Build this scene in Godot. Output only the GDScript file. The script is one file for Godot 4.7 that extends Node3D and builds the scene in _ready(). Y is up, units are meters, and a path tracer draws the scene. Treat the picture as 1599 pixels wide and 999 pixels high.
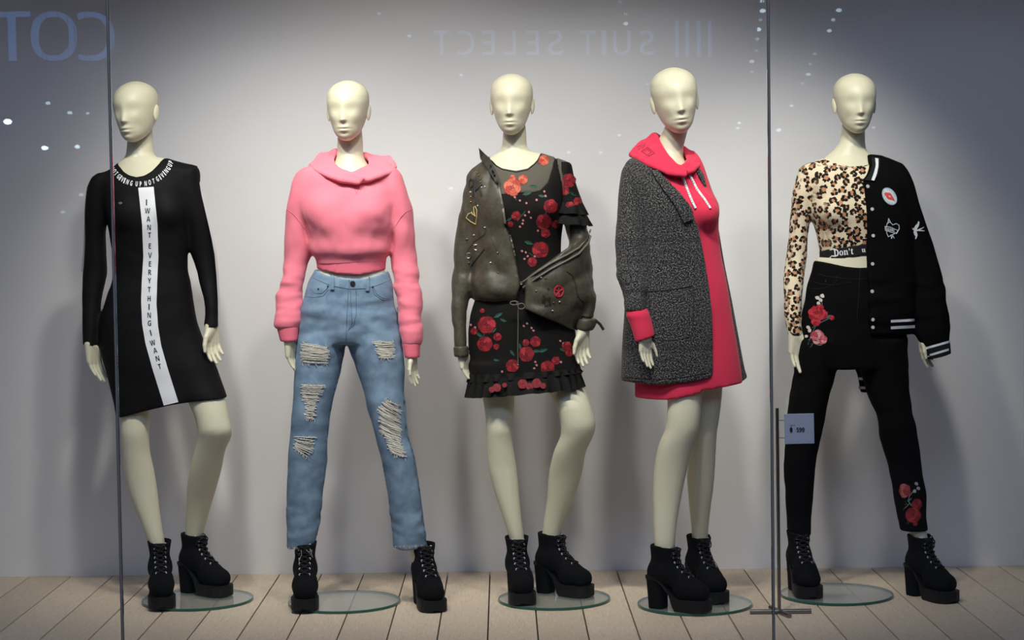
extends Node3D
# A shop window at night: five dressed mannequins on glass discs before a white wall, seen through large panes.
# All lengths are metres; z points from the wall towards the street side of the glass.

const FOCAL := 2949.0
const CAM := Vector3(0.0, 1.29, 6.683)
const CAM_TURN := Vector3(-0.0431, 0.0229, -0.0150)
const WALL_Z := -0.60
const GLASS_Z := 1.62
const CEIL_Y := 3.18
const SHOP_L := -2.6
const SHOP_R := 2.5

var cam_basis := Basis.from_euler(CAM_TURN, EULER_ORDER_YXZ)
var mats := {}
var rng := RandomNumberGenerator.new()
var sans: SystemFont
var serif: SystemFont
var thin: SystemFont


# A distance field on a grid: tapering columns and round cones are joined smoothly, trimmed, wrinkled and meshed as surface nets.
class Field:
	var lo: Vector3
	var h: float
	var nx: int
	var ny: int
	var nz: int
	var d := PackedFloat32Array()
	var depth := PackedFloat32Array()

	func _init(a: Vector3, b: Vector3, cell: float) -> void:
		lo = a
		h = cell
		nx = int((b.x - a.x) / h) + 2
		ny = int((b.y - a.y) / h) + 2
		nz = int((b.z - a.z) / h) + 2
		d.resize(nx * ny * nz)
		d.fill(1.0)

	func twin() -> Field:
		var f := Field.new(lo, lo, h)
		f.nx = nx
		f.ny = ny
		f.nz = nz
		f.d = d.duplicate()
		return f

	static func line(t: Array, y: float) -> float:
		# t: [[y, value], ...] with y ascending
		if y <= t[0][0]:
			return t[0][1]
		for i in range(1, t.size()):
			if y <= t[i][0]:
				var u: float = (y - t[i - 1][0]) / (t[i][0] - t[i - 1][0])
				return lerpf(t[i - 1][1], t[i][1], u)
		return t[t.size() - 1][1]

	static func smooth_row(rows: Array, y: float) -> PackedFloat32Array:
		var n := rows.size()
		var out := PackedFloat32Array([0, 0, 0, 0, 0])
		var s := 0
		while s < n - 2 and y > rows[s + 1][0]:
			s += 1
		var a: Array = rows[s]
		var b: Array = rows[s + 1]
		var p: Array = rows[maxi(s - 1, 0)]
		var q: Array = rows[mini(s + 2, n - 1)]
		var w: float = b[0] - a[0]
		var t := clampf((y - a[0]) / w, 0.0, 1.0)
		for c in 5:
			var ma: float = (b[c + 1] - p[c + 1]) / (b[0] - p[0]) * w
			var mb: float = (q[c + 1] - a[c + 1]) / (q[0] - a[0]) * w
			var lim: float = 1.5 * absf(b[c + 1] - a[c + 1])
			ma = clampf(ma, -lim, lim)
			mb = clampf(mb, -lim, lim)
			var t2 := t * t
			var t3 := t2 * t
			out[c] = (2 * t3 - 3 * t2 + 1) * a[c + 1] + (t3 - 2 * t2 + t) * ma + (3 * t2 - 2 * t3) * b[c + 1] + (t3 - t2) * mb
		return out

	# rows: [y, left, right, middle z, depth to the front, depth to the back], y ascending
	func column(rows: Array, k := 0.0, inset := 0.0, clip_lo := [], clip_hi := [], boxy := false) -> void:
		var y0: float = rows[0][0]
		var y1: float = rows[rows.size() - 1][0]
		var pad := 3.0 * h + k
		var j0 := maxi(0, int((y0 - pad - lo.y) / h))
		var j1 := mini(ny - 1, int((y1 + pad - lo.y) / h) + 1)
		for j in range(j0, j1 + 1):
			var y := lo.y + j * h
			var r := smooth_row(rows, y)
			var cap := maxf(y0 - y, y - y1)
			var a := maxf((r[1] - r[0]) * 0.5 - inset, 0.004)
			var cx := (r[1] + r[0]) * 0.5
			var cz := r[2]
			var bf := maxf(r[3] - inset, 0.004)
			var bb := maxf(r[4] - inset, 0.004)
			var r2 := smooth_row(rows, clampf(y + 0.004, y0, y1))
			var slope := ((r2[1] - r2[0]) * 0.5 - (r[1] - r[0]) * 0.5) / 0.004
			var soft := 1.0 / sqrt(1.0 + minf(slope * slope, 9.0))
			var cl := line(clip_lo, y) if clip_lo else -99.0
			var ch := line(clip_hi, y) if clip_hi else 99.0
			var i0 := maxi(0, int((cx - a - pad - lo.x) / h))
			var i1 := mini(nx - 1, int((cx + a + pad - lo.x) / h) + 1)
			var k0 := maxi(0, int((cz - bb - pad - lo.z) / h))
			var k1 := mini(nz - 1, int((cz + bf + pad - lo.z) / h) + 1)
			var ia := 1.0 / a
			for kz in range(k0, k1 + 1):
				var dz := lo.z + kz * h - cz
				var ib := 1.0 / (bf if dz > 0.0 else bb)
				var v := dz * ib
				var vv := v * v
				var row := (kz * ny + j) * nx
				for i in range(i0, i1 + 1):
					var x := lo.x + i * h
					var u := (x - cx) * ia
					var uu := u * u
					var q: float
					var g: float
					if boxy:
						q = sqrt(sqrt(uu * uu + vv * vv)) + 1e-5
						g = sqrt(uu * uu * uu * ia * ia + vv * vv * vv * ib * ib) / (q * q * q)
					else:
						q = sqrt(uu + vv) + 1e-5
						g = sqrt(uu * ia * ia + vv * ib * ib) / q
					var e := (q - 1.0) / maxf(g, 1.0) * soft
					if cap > e:
						e = cap
					if cl - x > e:
						e = cl - x
					if x - ch > e:
						e = x - ch
					var o := d[row + i]
					if e > 0.04 and o < e:
						continue
					var m := minf(o, e)
					if k > 0.0:
						var f := k - absf(o - e)
						if f > 0.0:
							m -= f * f / (4.0 * k)
					d[row + i] = m

	func cone(a: Vector3, b: Vector3, ra: float, rb: float, k := 0.0, carve := false) -> void:
		var pad := maxf(ra, rb) + 3.0 * h + k
		var lo_c := (a.min(b) - Vector3.ONE * pad - lo) / h
		var hi_c := (a.max(b) + Vector3.ONE * pad - lo) / h
		var ab := b - a
		var inv := 1.0 / maxf(ab.length_squared(), 1e-9)
		for kz in range(maxi(0, int(lo_c.z)), mini(nz - 1, int(hi_c.z) + 1) + 1):
			for j in range(maxi(0, int(lo_c.y)), mini(ny - 1, int(hi_c.y) + 1) + 1):
				var row := (kz * ny + j) * nx
				for i in range(maxi(0, int(lo_c.x)), mini(nx - 1, int(hi_c.x) + 1) + 1):
					var p := lo + Vector3(i, j, kz) * h - a
					var t := clampf(p.dot(ab) * inv, 0.0, 1.0)
					var e := (p - ab * t).length() - lerpf(ra, rb, t)
					var o := d[row + i]
					if carve:
						d[row + i] = maxf(o, -e)
						continue
					var m := minf(o, e)
					if k > 0.0:
						var f := k - absf(o - e)
						if f > 0.0:
							m -= f * f / (4.0 * k)
					d[row + i] = m

	# keep what lies below (side 1) or above (side -1) a curve y(x); curve: [[x, y], ...], x ascending
	func trim(curve: Array, side: int, bound := false) -> void:
		for i in nx:
			var x := lo.x + i * h
			if bound and (x < curve[0][0] or x > curve[curve.size() - 1][0]):
				continue
			var yc := line(curve, x)
			for j in ny:
				var e := (lo.y + j * h - yc) * side
				if e < -0.05:
					continue
				for kz in nz:
					var n := (kz * ny + j) * nx + i
					if d[n] < e:
						d[n] = e

	func wrinkle(noise: FastNoiseLite, amp: float, s: Vector3, y0 := -9.0, y1 := 9.0, fade := 0.05) -> void:
		for j in ny:
			var y := lo.y + j * h
			var w := clampf((y - y0) / fade, 0.0, 1.0) * clampf((y1 - y) / fade, 0.0, 1.0) * amp
			if w <= 0.0:
				continue
			for kz in nz:
				var row := (kz * ny + j) * nx
				var z := (lo.z + kz * h) * s.z
				for i in nx:
					var v := d[row + i]
					if v < 0.025 and v > -0.025:
						d[row + i] = v + w * noise.get_noise_3d((lo.x + i * h) * s.x, y * s.y, z)

	func front(x: float, y: float) -> float:
		if depth.is_empty():
			depth.resize(nx * ny)
			depth.fill(-9.0)
			for j in ny:
				for i in nx:
					for kk in nz - 1:
						var kz := nz - 2 - kk
						var v := d[(kz * ny + j) * nx + i]
						if v < 0.0:
							var o := d[((kz + 1) * ny + j) * nx + i]
							depth[j * nx + i] = lo.z + (kz + v / (v - o)) * h
							break
		var fx := clampf((x - lo.x) / h, 0.0, nx - 1.001)
		var fy := clampf((y - lo.y) / h, 0.0, ny - 1.001)
		var i := int(fx)
		var j := int(fy)
		var s := 0.0
		var ws := 0.0
		for n in 4:
			var v := depth[(j + n / 2) * nx + i + n % 2]
			if v < -8.0:
				continue
			var w := (fx - i if n % 2 else 1.0 - fx + i) * (fy - j if n / 2 else 1.0 - fy + j) + 1e-6
			s += v * w
			ws += w
		return s / ws if ws > 0.0 else -9.0

	# surface nets; positions are given relative to off
	func arrays(off: Vector3, relax := 1) -> Array:
		var id := PackedInt32Array()
		id.resize(d.size())
		id.fill(-1)
		var pos := PackedVector3Array()
		var cnt := PackedInt32Array()
		var cells := PackedInt32Array()
		var tri := PackedInt32Array()
		var sx := 1
		var sy := nx
		var sz := nx * ny
		var quads := PackedInt32Array()
		for kz in range(1, nz - 1):
			for j in range(1, ny - 1):
				var row := (kz * ny + j) * nx
				for i in range(1, nx - 1):
					var n := row + i
					var v := d[n]
					if v > 0.06 or v < -0.06:
						continue
					var inside := v < 0.0
					for ax in 3:
						var st := sx if ax == 0 else (sy if ax == 1 else sz)
						var o := d[n + st]
						if (o < 0.0) == inside:
							continue
						var t := v / (v - o)
						var p := Vector3(i, j, kz)
						p[ax] += t
						var s1 := sy if ax == 0 else (sz if ax == 1 else sx)
						var s2 := sz if ax == 0 else (sx if ax == 1 else sy)
						var q := [n, n - s1, n - s1 - s2, n - s2]
						for c: int in q:
							var m := id[c]
							if m < 0:
								m = pos.size()
								id[c] = m
								pos.append(p)
								cnt.append(1)
								cells.append(c)
							else:
								pos[m] += p
								cnt[m] += 1
							quads.append(m)
						if not inside:
							var e := quads.size()
							var keep := quads[e - 3]
							quads[e - 3] = quads[e - 1]
							quads[e - 1] = keep
		var nor := PackedVector3Array()
		nor.resize(pos.size())
		for m in pos.size():
			pos[m] = lo + pos[m] / cnt[m] * h - off
			var c := cells[m]
			var a0 := d[c]
			var a1 := d[c + sx]
			var a2 := d[c + sy]
			var a3 := d[c + sx + sy]
			var b0 := d[c + sz]
			var b1 := d[c + sz + sx]
			var b2 := d[c + sz + sy]
			var b3 := d[c + sz + sx + sy]
			nor[m] = Vector3(a1 + a3 + b1 + b3 - a0 - a2 - b0 - b2, a2 + a3 + b2 + b3 - a0 - a1 - b0 - b1, b0 + b1 + b2 + b3 - a0 - a1 - a2 - a3).normalized()
		for pass_no in relax:
			# even out the small steps that the grid leaves
			var acc := PackedVector3Array()
			acc.resize(pos.size())
			var num := PackedInt32Array()
			num.resize(pos.size())
			for q in range(0, quads.size(), 4):
				for e in 4:
					var a := quads[q + e]
					var b := quads[q + (e + 1) % 4]
					acc[a] += pos[b]
					num[a] += 1
					acc[b] += pos[a]
					num[b] += 1
			for m in pos.size():
				pos[m] = pos[m].lerp(acc[m] / num[m], 0.5)
		var flat := PackedVector3Array()
		flat.resize(pos.size())
		for q in range(0, quads.size(), 4):
			var a := quads[q]
			var b := quads[q + 1]
			var c := quads[q + 2]
			var e := quads[q + 3]
			var fn := (pos[c] - pos[a]).cross(pos[e] - pos[b])
			flat[a] += fn
			flat[b] += fn
			flat[c] += fn
			flat[e] += fn
		for m in pos.size():
			var fn := flat[m].normalized()
			nor[m] = fn if fn.dot(nor[m]) > 0.0 else -fn
		tri.resize(quads.size() / 4 * 6)
		var w := 0
		for q in range(0, quads.size(), 4):
			tri[w] = quads[q]
			tri[w + 1] = quads[q + 2]
			tri[w + 2] = quads[q + 1]
			tri[w + 3] = quads[q]
			tri[w + 4] = quads[q + 3]
			tri[w + 5] = quads[q + 2]
			w += 6
		var out := []
		out.resize(Mesh.ARRAY_MAX)
		out[Mesh.ARRAY_VERTEX] = pos
		out[Mesh.ARRAY_NORMAL] = nor
		out[Mesh.ARRAY_INDEX] = tri
		return out


# ---------------------------------------------------------------- helpers

func at(px: float, py: float, z: float) -> Vector3:
	# photograph position -> the point at depth z
	var dir := cam_basis * Vector3((px - 799.5) / FOCAL, -(py - 499.5) / FOCAL, -1.0)
	return CAM + dir * ((z - CAM.z) / dir.z)


func rows(list: Array, zc: float) -> Array:
	# measured rows [y, left, right, z offset, front, back] -> metres, y ascending
	var out := []
	for r: Array in list:
		var z: float = zc + r[3]
		var a := at(r[1], r[0], z)
		var b := at(r[2], r[0], z)
		out.append([(a.y + b.y) * 0.5, a.x, b.x, z, r[4], r[5]])
	out.sort_custom(func(p, q): return p[0] < q[0])
	return out


func above(r: Array, py: float) -> Array:
	# the rows higher than a measured height
	var y := at(800, py, 0.0).y
	return r.filter(func(q): return q[0] > y)


func below(r: Array, py: float) -> Array:
	# the rows lower than a measured height
	var y := at(800, py, 0.0).y
	return r.filter(func(q): return q[0] < y)


func curve(list: Array, z: float) -> Array:
	# [[px, py], ...] -> [[x, y], ...]
	var out := []
	for r: Array in list:
		var a := at(r[0], r[1], z)
		out.append([a.x, a.y])
	return out


func clip(list: Array, z: float) -> Array:
	# [[py, px], ...] -> [[y, x], ...] ascending in y
	var out := []
	for r: Array in list:
		var a := at(r[1], r[0], z)
		out.append([a.y, a.x])
	out.sort_custom(func(p, q): return p[0] < q[0])
	return out


func bounds(sets: Array, pad: float) -> Array:
	var a := Vector3.ONE * 99.0
	var b := -a
	for s: Array in sets:
		for r: Array in s:
			a = a.min(Vector3(r[1], r[0], r[3] - r[5]))
			b = b.max(Vector3(r[2], r[0], r[3] + r[4]))
	return [a - Vector3.ONE * pad, b + Vector3.ONE * pad]


func field_for(sets: Array, cell := 0.006, pad := 0.035) -> Field:
	var b := bounds(sets, pad)
	return Field.new(b[0], b[1], cell)


func mesh_of(arr: Array) -> ArrayMesh:
	var m := ArrayMesh.new()
	m.add_surface_from_arrays(Mesh.PRIMITIVE_TRIANGLES, arr)
	return m


func put(called: String, mesh: Mesh, m: Material, parent: Node, label := "") -> MeshInstance3D:
	var o := MeshInstance3D.new()
	o.name = called
	o.mesh = mesh
	o.material_override = m
	parent.add_child(o, true)
	if label:
		o.set_meta("label", label)
	return o


func group_node(called: String, parent: Node, where := Vector3.ZERO, label := "") -> Node3D:
	var o := Node3D.new()
	o.name = called
	o.position = where
	parent.add_child(o, true)
	if label:
		o.set_meta("label", label)
	return o


func thing(called: String, label: String, category: String, where := Vector3.ZERO, group := "") -> Node3D:
	var o := group_node(numbered(called), self, where, label)
	o.set_meta("category", category)
	if group:
		o.set_meta("group", group)
	return o


func numbered(called: String) -> String:
	if not has_node(NodePath(called)):
		return called
	var n := 1
	while has_node(NodePath("%s_%03d" % [called, n])):
		n += 1
	return "%s_%03d" % [called, n]


func structure(called: String, mesh: Mesh, m: Material, where := Vector3.ZERO, label := "") -> MeshInstance3D:
	var o := put(called, mesh, m, self, label)
	o.position = where
	o.set_meta("kind", "structure")
	return o


func mat(called: String, c: Color, rough := 0.8, metal := 0.0, spec := 0.5) -> StandardMaterial3D:
	if mats.has(called):
		return mats[called]
	var m := StandardMaterial3D.new()
	m.resource_name = called
	m.albedo_color = c
	m.roughness = rough
	m.metallic = metal
	m.metallic_specular = spec
	mats[called] = m
	return m


func noise(freq: float, sd: int, octaves := 3, type := FastNoiseLite.TYPE_SIMPLEX_SMOOTH) -> FastNoiseLite:
	var n := FastNoiseLite.new()
	n.noise_type = type
	n.frequency = freq
	n.seed = sd
	n.fractal_octaves = octaves
	return n


func ridge(freq: float, sd: int) -> FastNoiseLite:
	# sharp creases between soft puffs
	var n := noise(freq, sd, 2)
	n.fractal_type = FastNoiseLite.FRACTAL_RIDGED
	return n


func noise_texture(freq: float, sd: int, stops: Array, size := 512, octaves := 3, normal := 0.0) -> NoiseTexture2D:
	var t := NoiseTexture2D.new()
	t.width = size
	t.height = size
	t.seamless = true
	t.noise = noise(freq, sd, octaves)
	if normal > 0.0:
		t.as_normal_map = true
		t.bump_strength = normal
	else:
		var g := Gradient.new()
		g.offsets = PackedFloat32Array(stops.map(func(s): return s[0]))
		g.colors = PackedColorArray(stops.map(func(s): return s[1]))
		t.color_ramp = g
	return t


func cloth(called: String, stops: Array, freq: float, scale: float, rough := 0.9, spec := 0.3, bump := 0.0, sheen := 0.0) -> StandardMaterial3D:
	var m := mat(called, Color.WHITE, rough, 0.0, spec)
	m.albedo_texture = noise_texture(freq, called.hash() % 1000, stops, 512, 3 if freq > 0.02 else 6)
	m.uv1_triplanar = true
	m.uv1_scale = Vector3.ONE * scale
	if bump > 0.0:
		m.heightmap_enabled = true
		m.heightmap_texture = noise_texture(freq, called.hash() % 1000 + 7, [[0.0, Color.BLACK], [1.0, Color.WHITE]])
		m.heightmap_scale = bump
	if sheen > 0.0:
		m.rim_enabled = true
		m.rim = sheen
		m.rim_tint = 0.6
	return m


func box_mesh(size: Vector3) -> BoxMesh:
	var b := BoxMesh.new()
	b.size = size
	return b


func bevel_box(size: Vector3, r: float) -> ArrayMesh:
	# a box with chamfered edges
	var st := SurfaceTool.new()
	st.begin(Mesh.PRIMITIVE_TRIANGLES)
	var hs := size * 0.5
	var f := []
	for ax in 3:
		for s in [-1.0, 1.0]:
			var u := (ax + 1) % 3
			var v := (ax + 2) % 3
			var q := []
			for c in [[-1, -1], [1, -1], [1, 1], [-1, 1]]:
				var p := Vector3.ZERO
				p[ax] = hs[ax] * s
				p[u] = (hs[u] - r) * c[0]
				p[v] = (hs[v] - r) * c[1]
				q.append(p)
			f.append([q, s])
			add_quad(st, q, hs, ax, s)
	for ax in 3:
		var u := (ax + 1) % 3
		var v := (ax + 2) % 3
		for su in [-1.0, 1.0]:
			for sv in [-1.0, 1.0]:
				var q := []
				for c in [[-1, 0], [1, 0], [1, 1], [-1, 1]]:
					var p := Vector3.ZERO
					p[ax] = (hs[ax] - r) * c[0]
					p[u] = (hs[u] - (0.0 if c[1] == 0 else r)) * su
					p[v] = (hs[v] - (r if c[1] == 0 else 0.0)) * sv
					q.append(p)
				out_quad(st, q)
	return st.commit()


func add_quad(st: SurfaceTool, q: Array, _hs: Vector3, _ax: int, _s: float) -> void:
	out_quad(st, q)


func out_quad(st: SurfaceTool, q: Array) -> void:
	# a flat quad that faces away from the origin
	var n: Vector3 = (q[1] - q[0]).cross(q[2] - q[0]).normalized()
	var order := [0, 1, 2, 0, 2, 3]
	if n.dot(q[0] + q[2]) < 0.0:
		n = -n
	else:
		order = [0, 2, 1, 0, 3, 2]
	for i in order:
		st.set_normal(n)
		st.add_vertex(q[i])


func tube(st: SurfaceTool, pts: Array, r: float, sides := 6, flat := 1.0) -> void:
	# a round cord along a path
	var n := pts.size()
	var ring := []
	for i in n:
		var t: Vector3 = (pts[mini(i + 1, n - 1)] - pts[maxi(i - 1, 0)]).normalized()
		var up := Vector3.BACK if absf(t.z) < 0.8 else Vector3.UP
		var a := t.cross(up).normalized()
		var b := a.cross(t).normalized()
		var rr := []
		for s in sides:
			var an := TAU * s / sides
			var nn := a * cos(an) + b * sin(an)
			rr.append([pts[i] + a * cos(an) * r + b * sin(an) * r * flat, nn])
		ring.append(rr)
	for i in n - 1:
		for s in sides:
			var s2 := (s + 1) % sides
			for v in [ring[i][s], ring[i][s2], ring[i + 1][s2], ring[i][s], ring[i + 1][s2], ring[i + 1][s]]:
				st.set_normal(v[1])
				st.add_vertex(v[0])
	for e in [0, n - 1]:
		for s in range(1, sides - 1):
			var order := [0, s, s + 1] if e else [0, s + 1, s]
			for v in order:
				st.set_normal((pts[e] - pts[1 if e == 0 else n - 2]).normalized())
				st.add_vertex(ring[e][v][0])


func new_st() -> SurfaceTool:
	var st := SurfaceTool.new()
	st.begin(Mesh.PRIMITIVE_TRIANGLES)
	return st


# ---- work that follows a garment's front surface

func on(f: Field, px: float, py: float, z: float, lift: float, off: Vector3) -> Vector3:
	var p := at(px, py, z)
	for n in 2:
		var fz := f.front(p.x, p.y)
		if fz > -8.0:
			p = at(px, py, fz)
			p.z = fz
	return p + Vector3(0, 0, lift) - off


func drape_path(f: Field, pts: Array, z: float, lift: float, off: Vector3, step := 3.0) -> Array:
	var out := []
	for i in pts.size() - 1:
		var a: Array = pts[i]
		var b: Array = pts[i + 1]
		var n := maxi(1, int(Vector2(a[0], a[1]).distance_to(Vector2(b[0], b[1])) / step))
		for k in n + (1 if i == pts.size() - 2 else 0):
			var t := float(k) / n
			out.append(on(f, lerpf(a[0], b[0], t), lerpf(a[1], b[1], t), z, lift, off))
	return out


func strip(st: SurfaceTool, f: Field, left: Array, right: Array, z: float, lift: float, off: Vector3, across := 4, step := 4.0, col := Color.WHITE) -> void:
	# a band of cloth between two measured edges, lying on the surface
	var total := 0.0
	for i in left.size() - 1:
		total += Vector2(left[i][0], left[i][1]).distance_to(Vector2(left[i + 1][0], left[i + 1][1]))
	var n := maxi(2, int(total / step))
	var grid := []
	for i in n + 1:
		var t := float(i) / n * (left.size() - 1)
		var s := mini(int(t), left.size() - 2)
		var u := t - s
		var row := []
		for k in across + 1:
			var c := float(k) / across
			var x := lerpf(lerpf(left[s][0], left[s + 1][0], u), lerpf(right[s][0], right[s + 1][0], u), c)
			var y := lerpf(lerpf(left[s][1], left[s + 1][1], u), lerpf(right[s][1], right[s + 1][1], u), c)
			row.append(on(f, x, y, z, lift, off))
		grid.append(row)
	for i in n:
		for k in across:
			face(st, [grid[i][k], grid[i][k + 1], grid[i + 1][k + 1], grid[i + 1][k]], col)
	# the turned edge gives the band its thickness
	for k in across:
		edge(st, grid[0][k], grid[0][k + 1], lift, col)
		edge(st, grid[n][k], grid[n][k + 1], lift, col)
	for i in n:
		edge(st, grid[i][0], grid[i + 1][0], lift, col)
		edge(st, grid[i][across], grid[i + 1][across], lift, col)


func edge(st: SurfaceTool, a: Vector3, b: Vector3, lift: float, col: Color) -> void:
	var w := Vector3(0, 0, -lift - 0.001)
	var n := (b - a).cross(w).normalized()
	for v: Vector3 in [a, b, b + w, a, b + w, a + w]:
		st.set_normal(n)
		st.set_color(col)
		st.add_vertex(v)


func face(st: SurfaceTool, q: Array, col := Color.WHITE) -> void:
	var n: Vector3 = (q[1] - q[0]).cross(q[2] - q[0]).normalized()
	if n.z < 0.0:
		n = -n
	var fan := [[0, 1, 2], [0, 2, 3]] if q.size() == 4 else [[0, 1, 2]]
	for t: Array in fan:
		var m: Vector3 = (q[t[1]] - q[t[0]]).cross(q[t[2]] - q[t[0]])
		var o: Array = t if m.z < 0.0 else [t[0], t[2], t[1]]
		for i: int in o:
			st.set_normal(n)
			st.set_color(col)
			st.add_vertex(q[i])


func blob(st: SurfaceTool, f: Field, px: float, py: float, rx: float, ry: float, turn: float, z: float, lift: float, off: Vector3, col: Color, sides := 9, wob := 0.0) -> void:
	# a stitched or printed patch, rx by ry
	var c := on(f, px, py, z, lift, off)
	var ring := []
	for s in sides:
		var a := TAU * s / sides
		var k := 1.0 + (rng.randf() - 0.5) * wob
		var v := Vector2(cos(a) * rx * k, sin(a) * ry * k).rotated(turn)
		ring.append(on(f, px + v.x, py + v.y, z, lift, off))
	for s in sides:
		face(st, [c, ring[s], ring[(s + 1) % sides]], col)


func rose(st: SurfaceTool, f: Field, px: float, py: float, r: float, z: float, off: Vector3, pal: Array, lift := 0.0012) -> void:
	var start := rng.randf() * TAU
	for layer in 4:
		var rr: float = r * [1.0, 0.74, 0.48, 0.24][layer]
		var n: int = [6, 5, 4, 1][layer]
		for p in n:
			var a := start + TAU * p / n + layer * 0.7
			var dd: float = rr * 0.58 if n > 1 else 0.0
			var base: Color = pal[(layer + p) % pal.size()]
			blob(st, f, px + cos(a) * dd, py + sin(a) * dd, rr * 0.52, rr * 0.4, a + PI / 2, z, lift + layer * 0.0006 + p * 0.00004, off, base.darkened(0.55), 8, 0.25)
			blob(st, f, px + cos(a) * dd * 1.04, py + sin(a) * dd * 1.04, rr * 0.42, rr * 0.29, a + PI / 2, z, lift + layer * 0.0006 + 0.0003 + p * 0.00004, off, base, 8, 0.25)


func leaf(st: SurfaceTool, f: Field, px: float, py: float, r: float, turn: float, z: float, off: Vector3, col: Color) -> void:
	var c := Vector2(cos(turn), sin(turn))
	var s := Vector2(-c.y, c.x)
	var pts := []
	for v: Vector2 in [Vector2(-1, 0), Vector2(-0.3, 0.36), Vector2(0.4, 0.28), Vector2(1, 0), Vector2(0.4, -0.28), Vector2(-0.3, -0.36)]:
		var w := c * v.x * r + s * v.y * r
		pts.append(on(f, px + w.x, py + w.y, z, 0.0010, off))
	face(st, [pts[0], pts[1], pts[2], pts[3]], col)
	face(st, [pts[0], pts[3], pts[4], pts[5]], col.darkened(0.35))


func letters(st: SurfaceTool, f: Field, text: String, px: float, py: float, size: float, z: float, lift: float, off: Vector3, turn := 0.0, squeeze := 1.0, font: Font = null, shear := 0.0) -> void:
	# one piece of lettering centred at a measured spot, size in photograph pixels of cap height, laid on the surface
	if text == "I":
		var u := Vector2(0, size * 0.5).rotated(turn)
		stroke(st, f, [[px - u.x, py - u.y], [px + u.x, py + u.y]], size * 0.23, z, lift, off)
		return
	var tm := TextMesh.new()
	tm.text = text
	tm.font = font if font else sans
	tm.font_size = 64
	tm.pixel_size = 0.01
	tm.depth = 0.0
	tm.curve_step = 2.0
	var arr := tm.get_mesh_arrays()
	var v: PackedVector3Array = arr[Mesh.ARRAY_VERTEX]
	var idx: PackedInt32Array = arr[Mesh.ARRAY_INDEX]
	if v.is_empty():
		return
	var a := Vector3.ONE * 99
	var b := -a
	for p in v:
		a = a.min(p)
		b = b.max(p)
	var k := size / 0.457
	var pts := []
	for p in v:
		var w := Vector2((p.x - (a.x + b.x) / 2) * k * squeeze + p.y * shear * k, -(p.y - (a.y + b.y) / 2) * k).rotated(turn)
		pts.append(on(f, px + w.x, py + w.y, z, lift, off))
	var count := idx.size()
	for t in range(0, count, 3):
		face(st, [pts[idx[t]], pts[idx[t + 1]], pts[idx[t + 2]]])


func stroke(st: SurfaceTool, f: Field, pts: Array, w: float, z: float, lift: float, off: Vector3, col := Color.WHITE) -> void:
	# an embroidered or drawn line of width w pixels
	var p := drape_path(f, pts, z, lift, off, 3.0)
	var r := w * 0.5 / 441.0
	for i in p.size() - 1:
		var t: Vector3 = (p[i + 1] - p[i])
		var s := Vector3(-t.y, t.x, 0).normalized() * r
		var e := t * 0.15
		face(st, [p[i] - s - e, p[i] + s - e, p[i + 1] + s + e, p[i + 1] - s + e], col)


# ---------------------------------------------------------------- the figure

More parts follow.
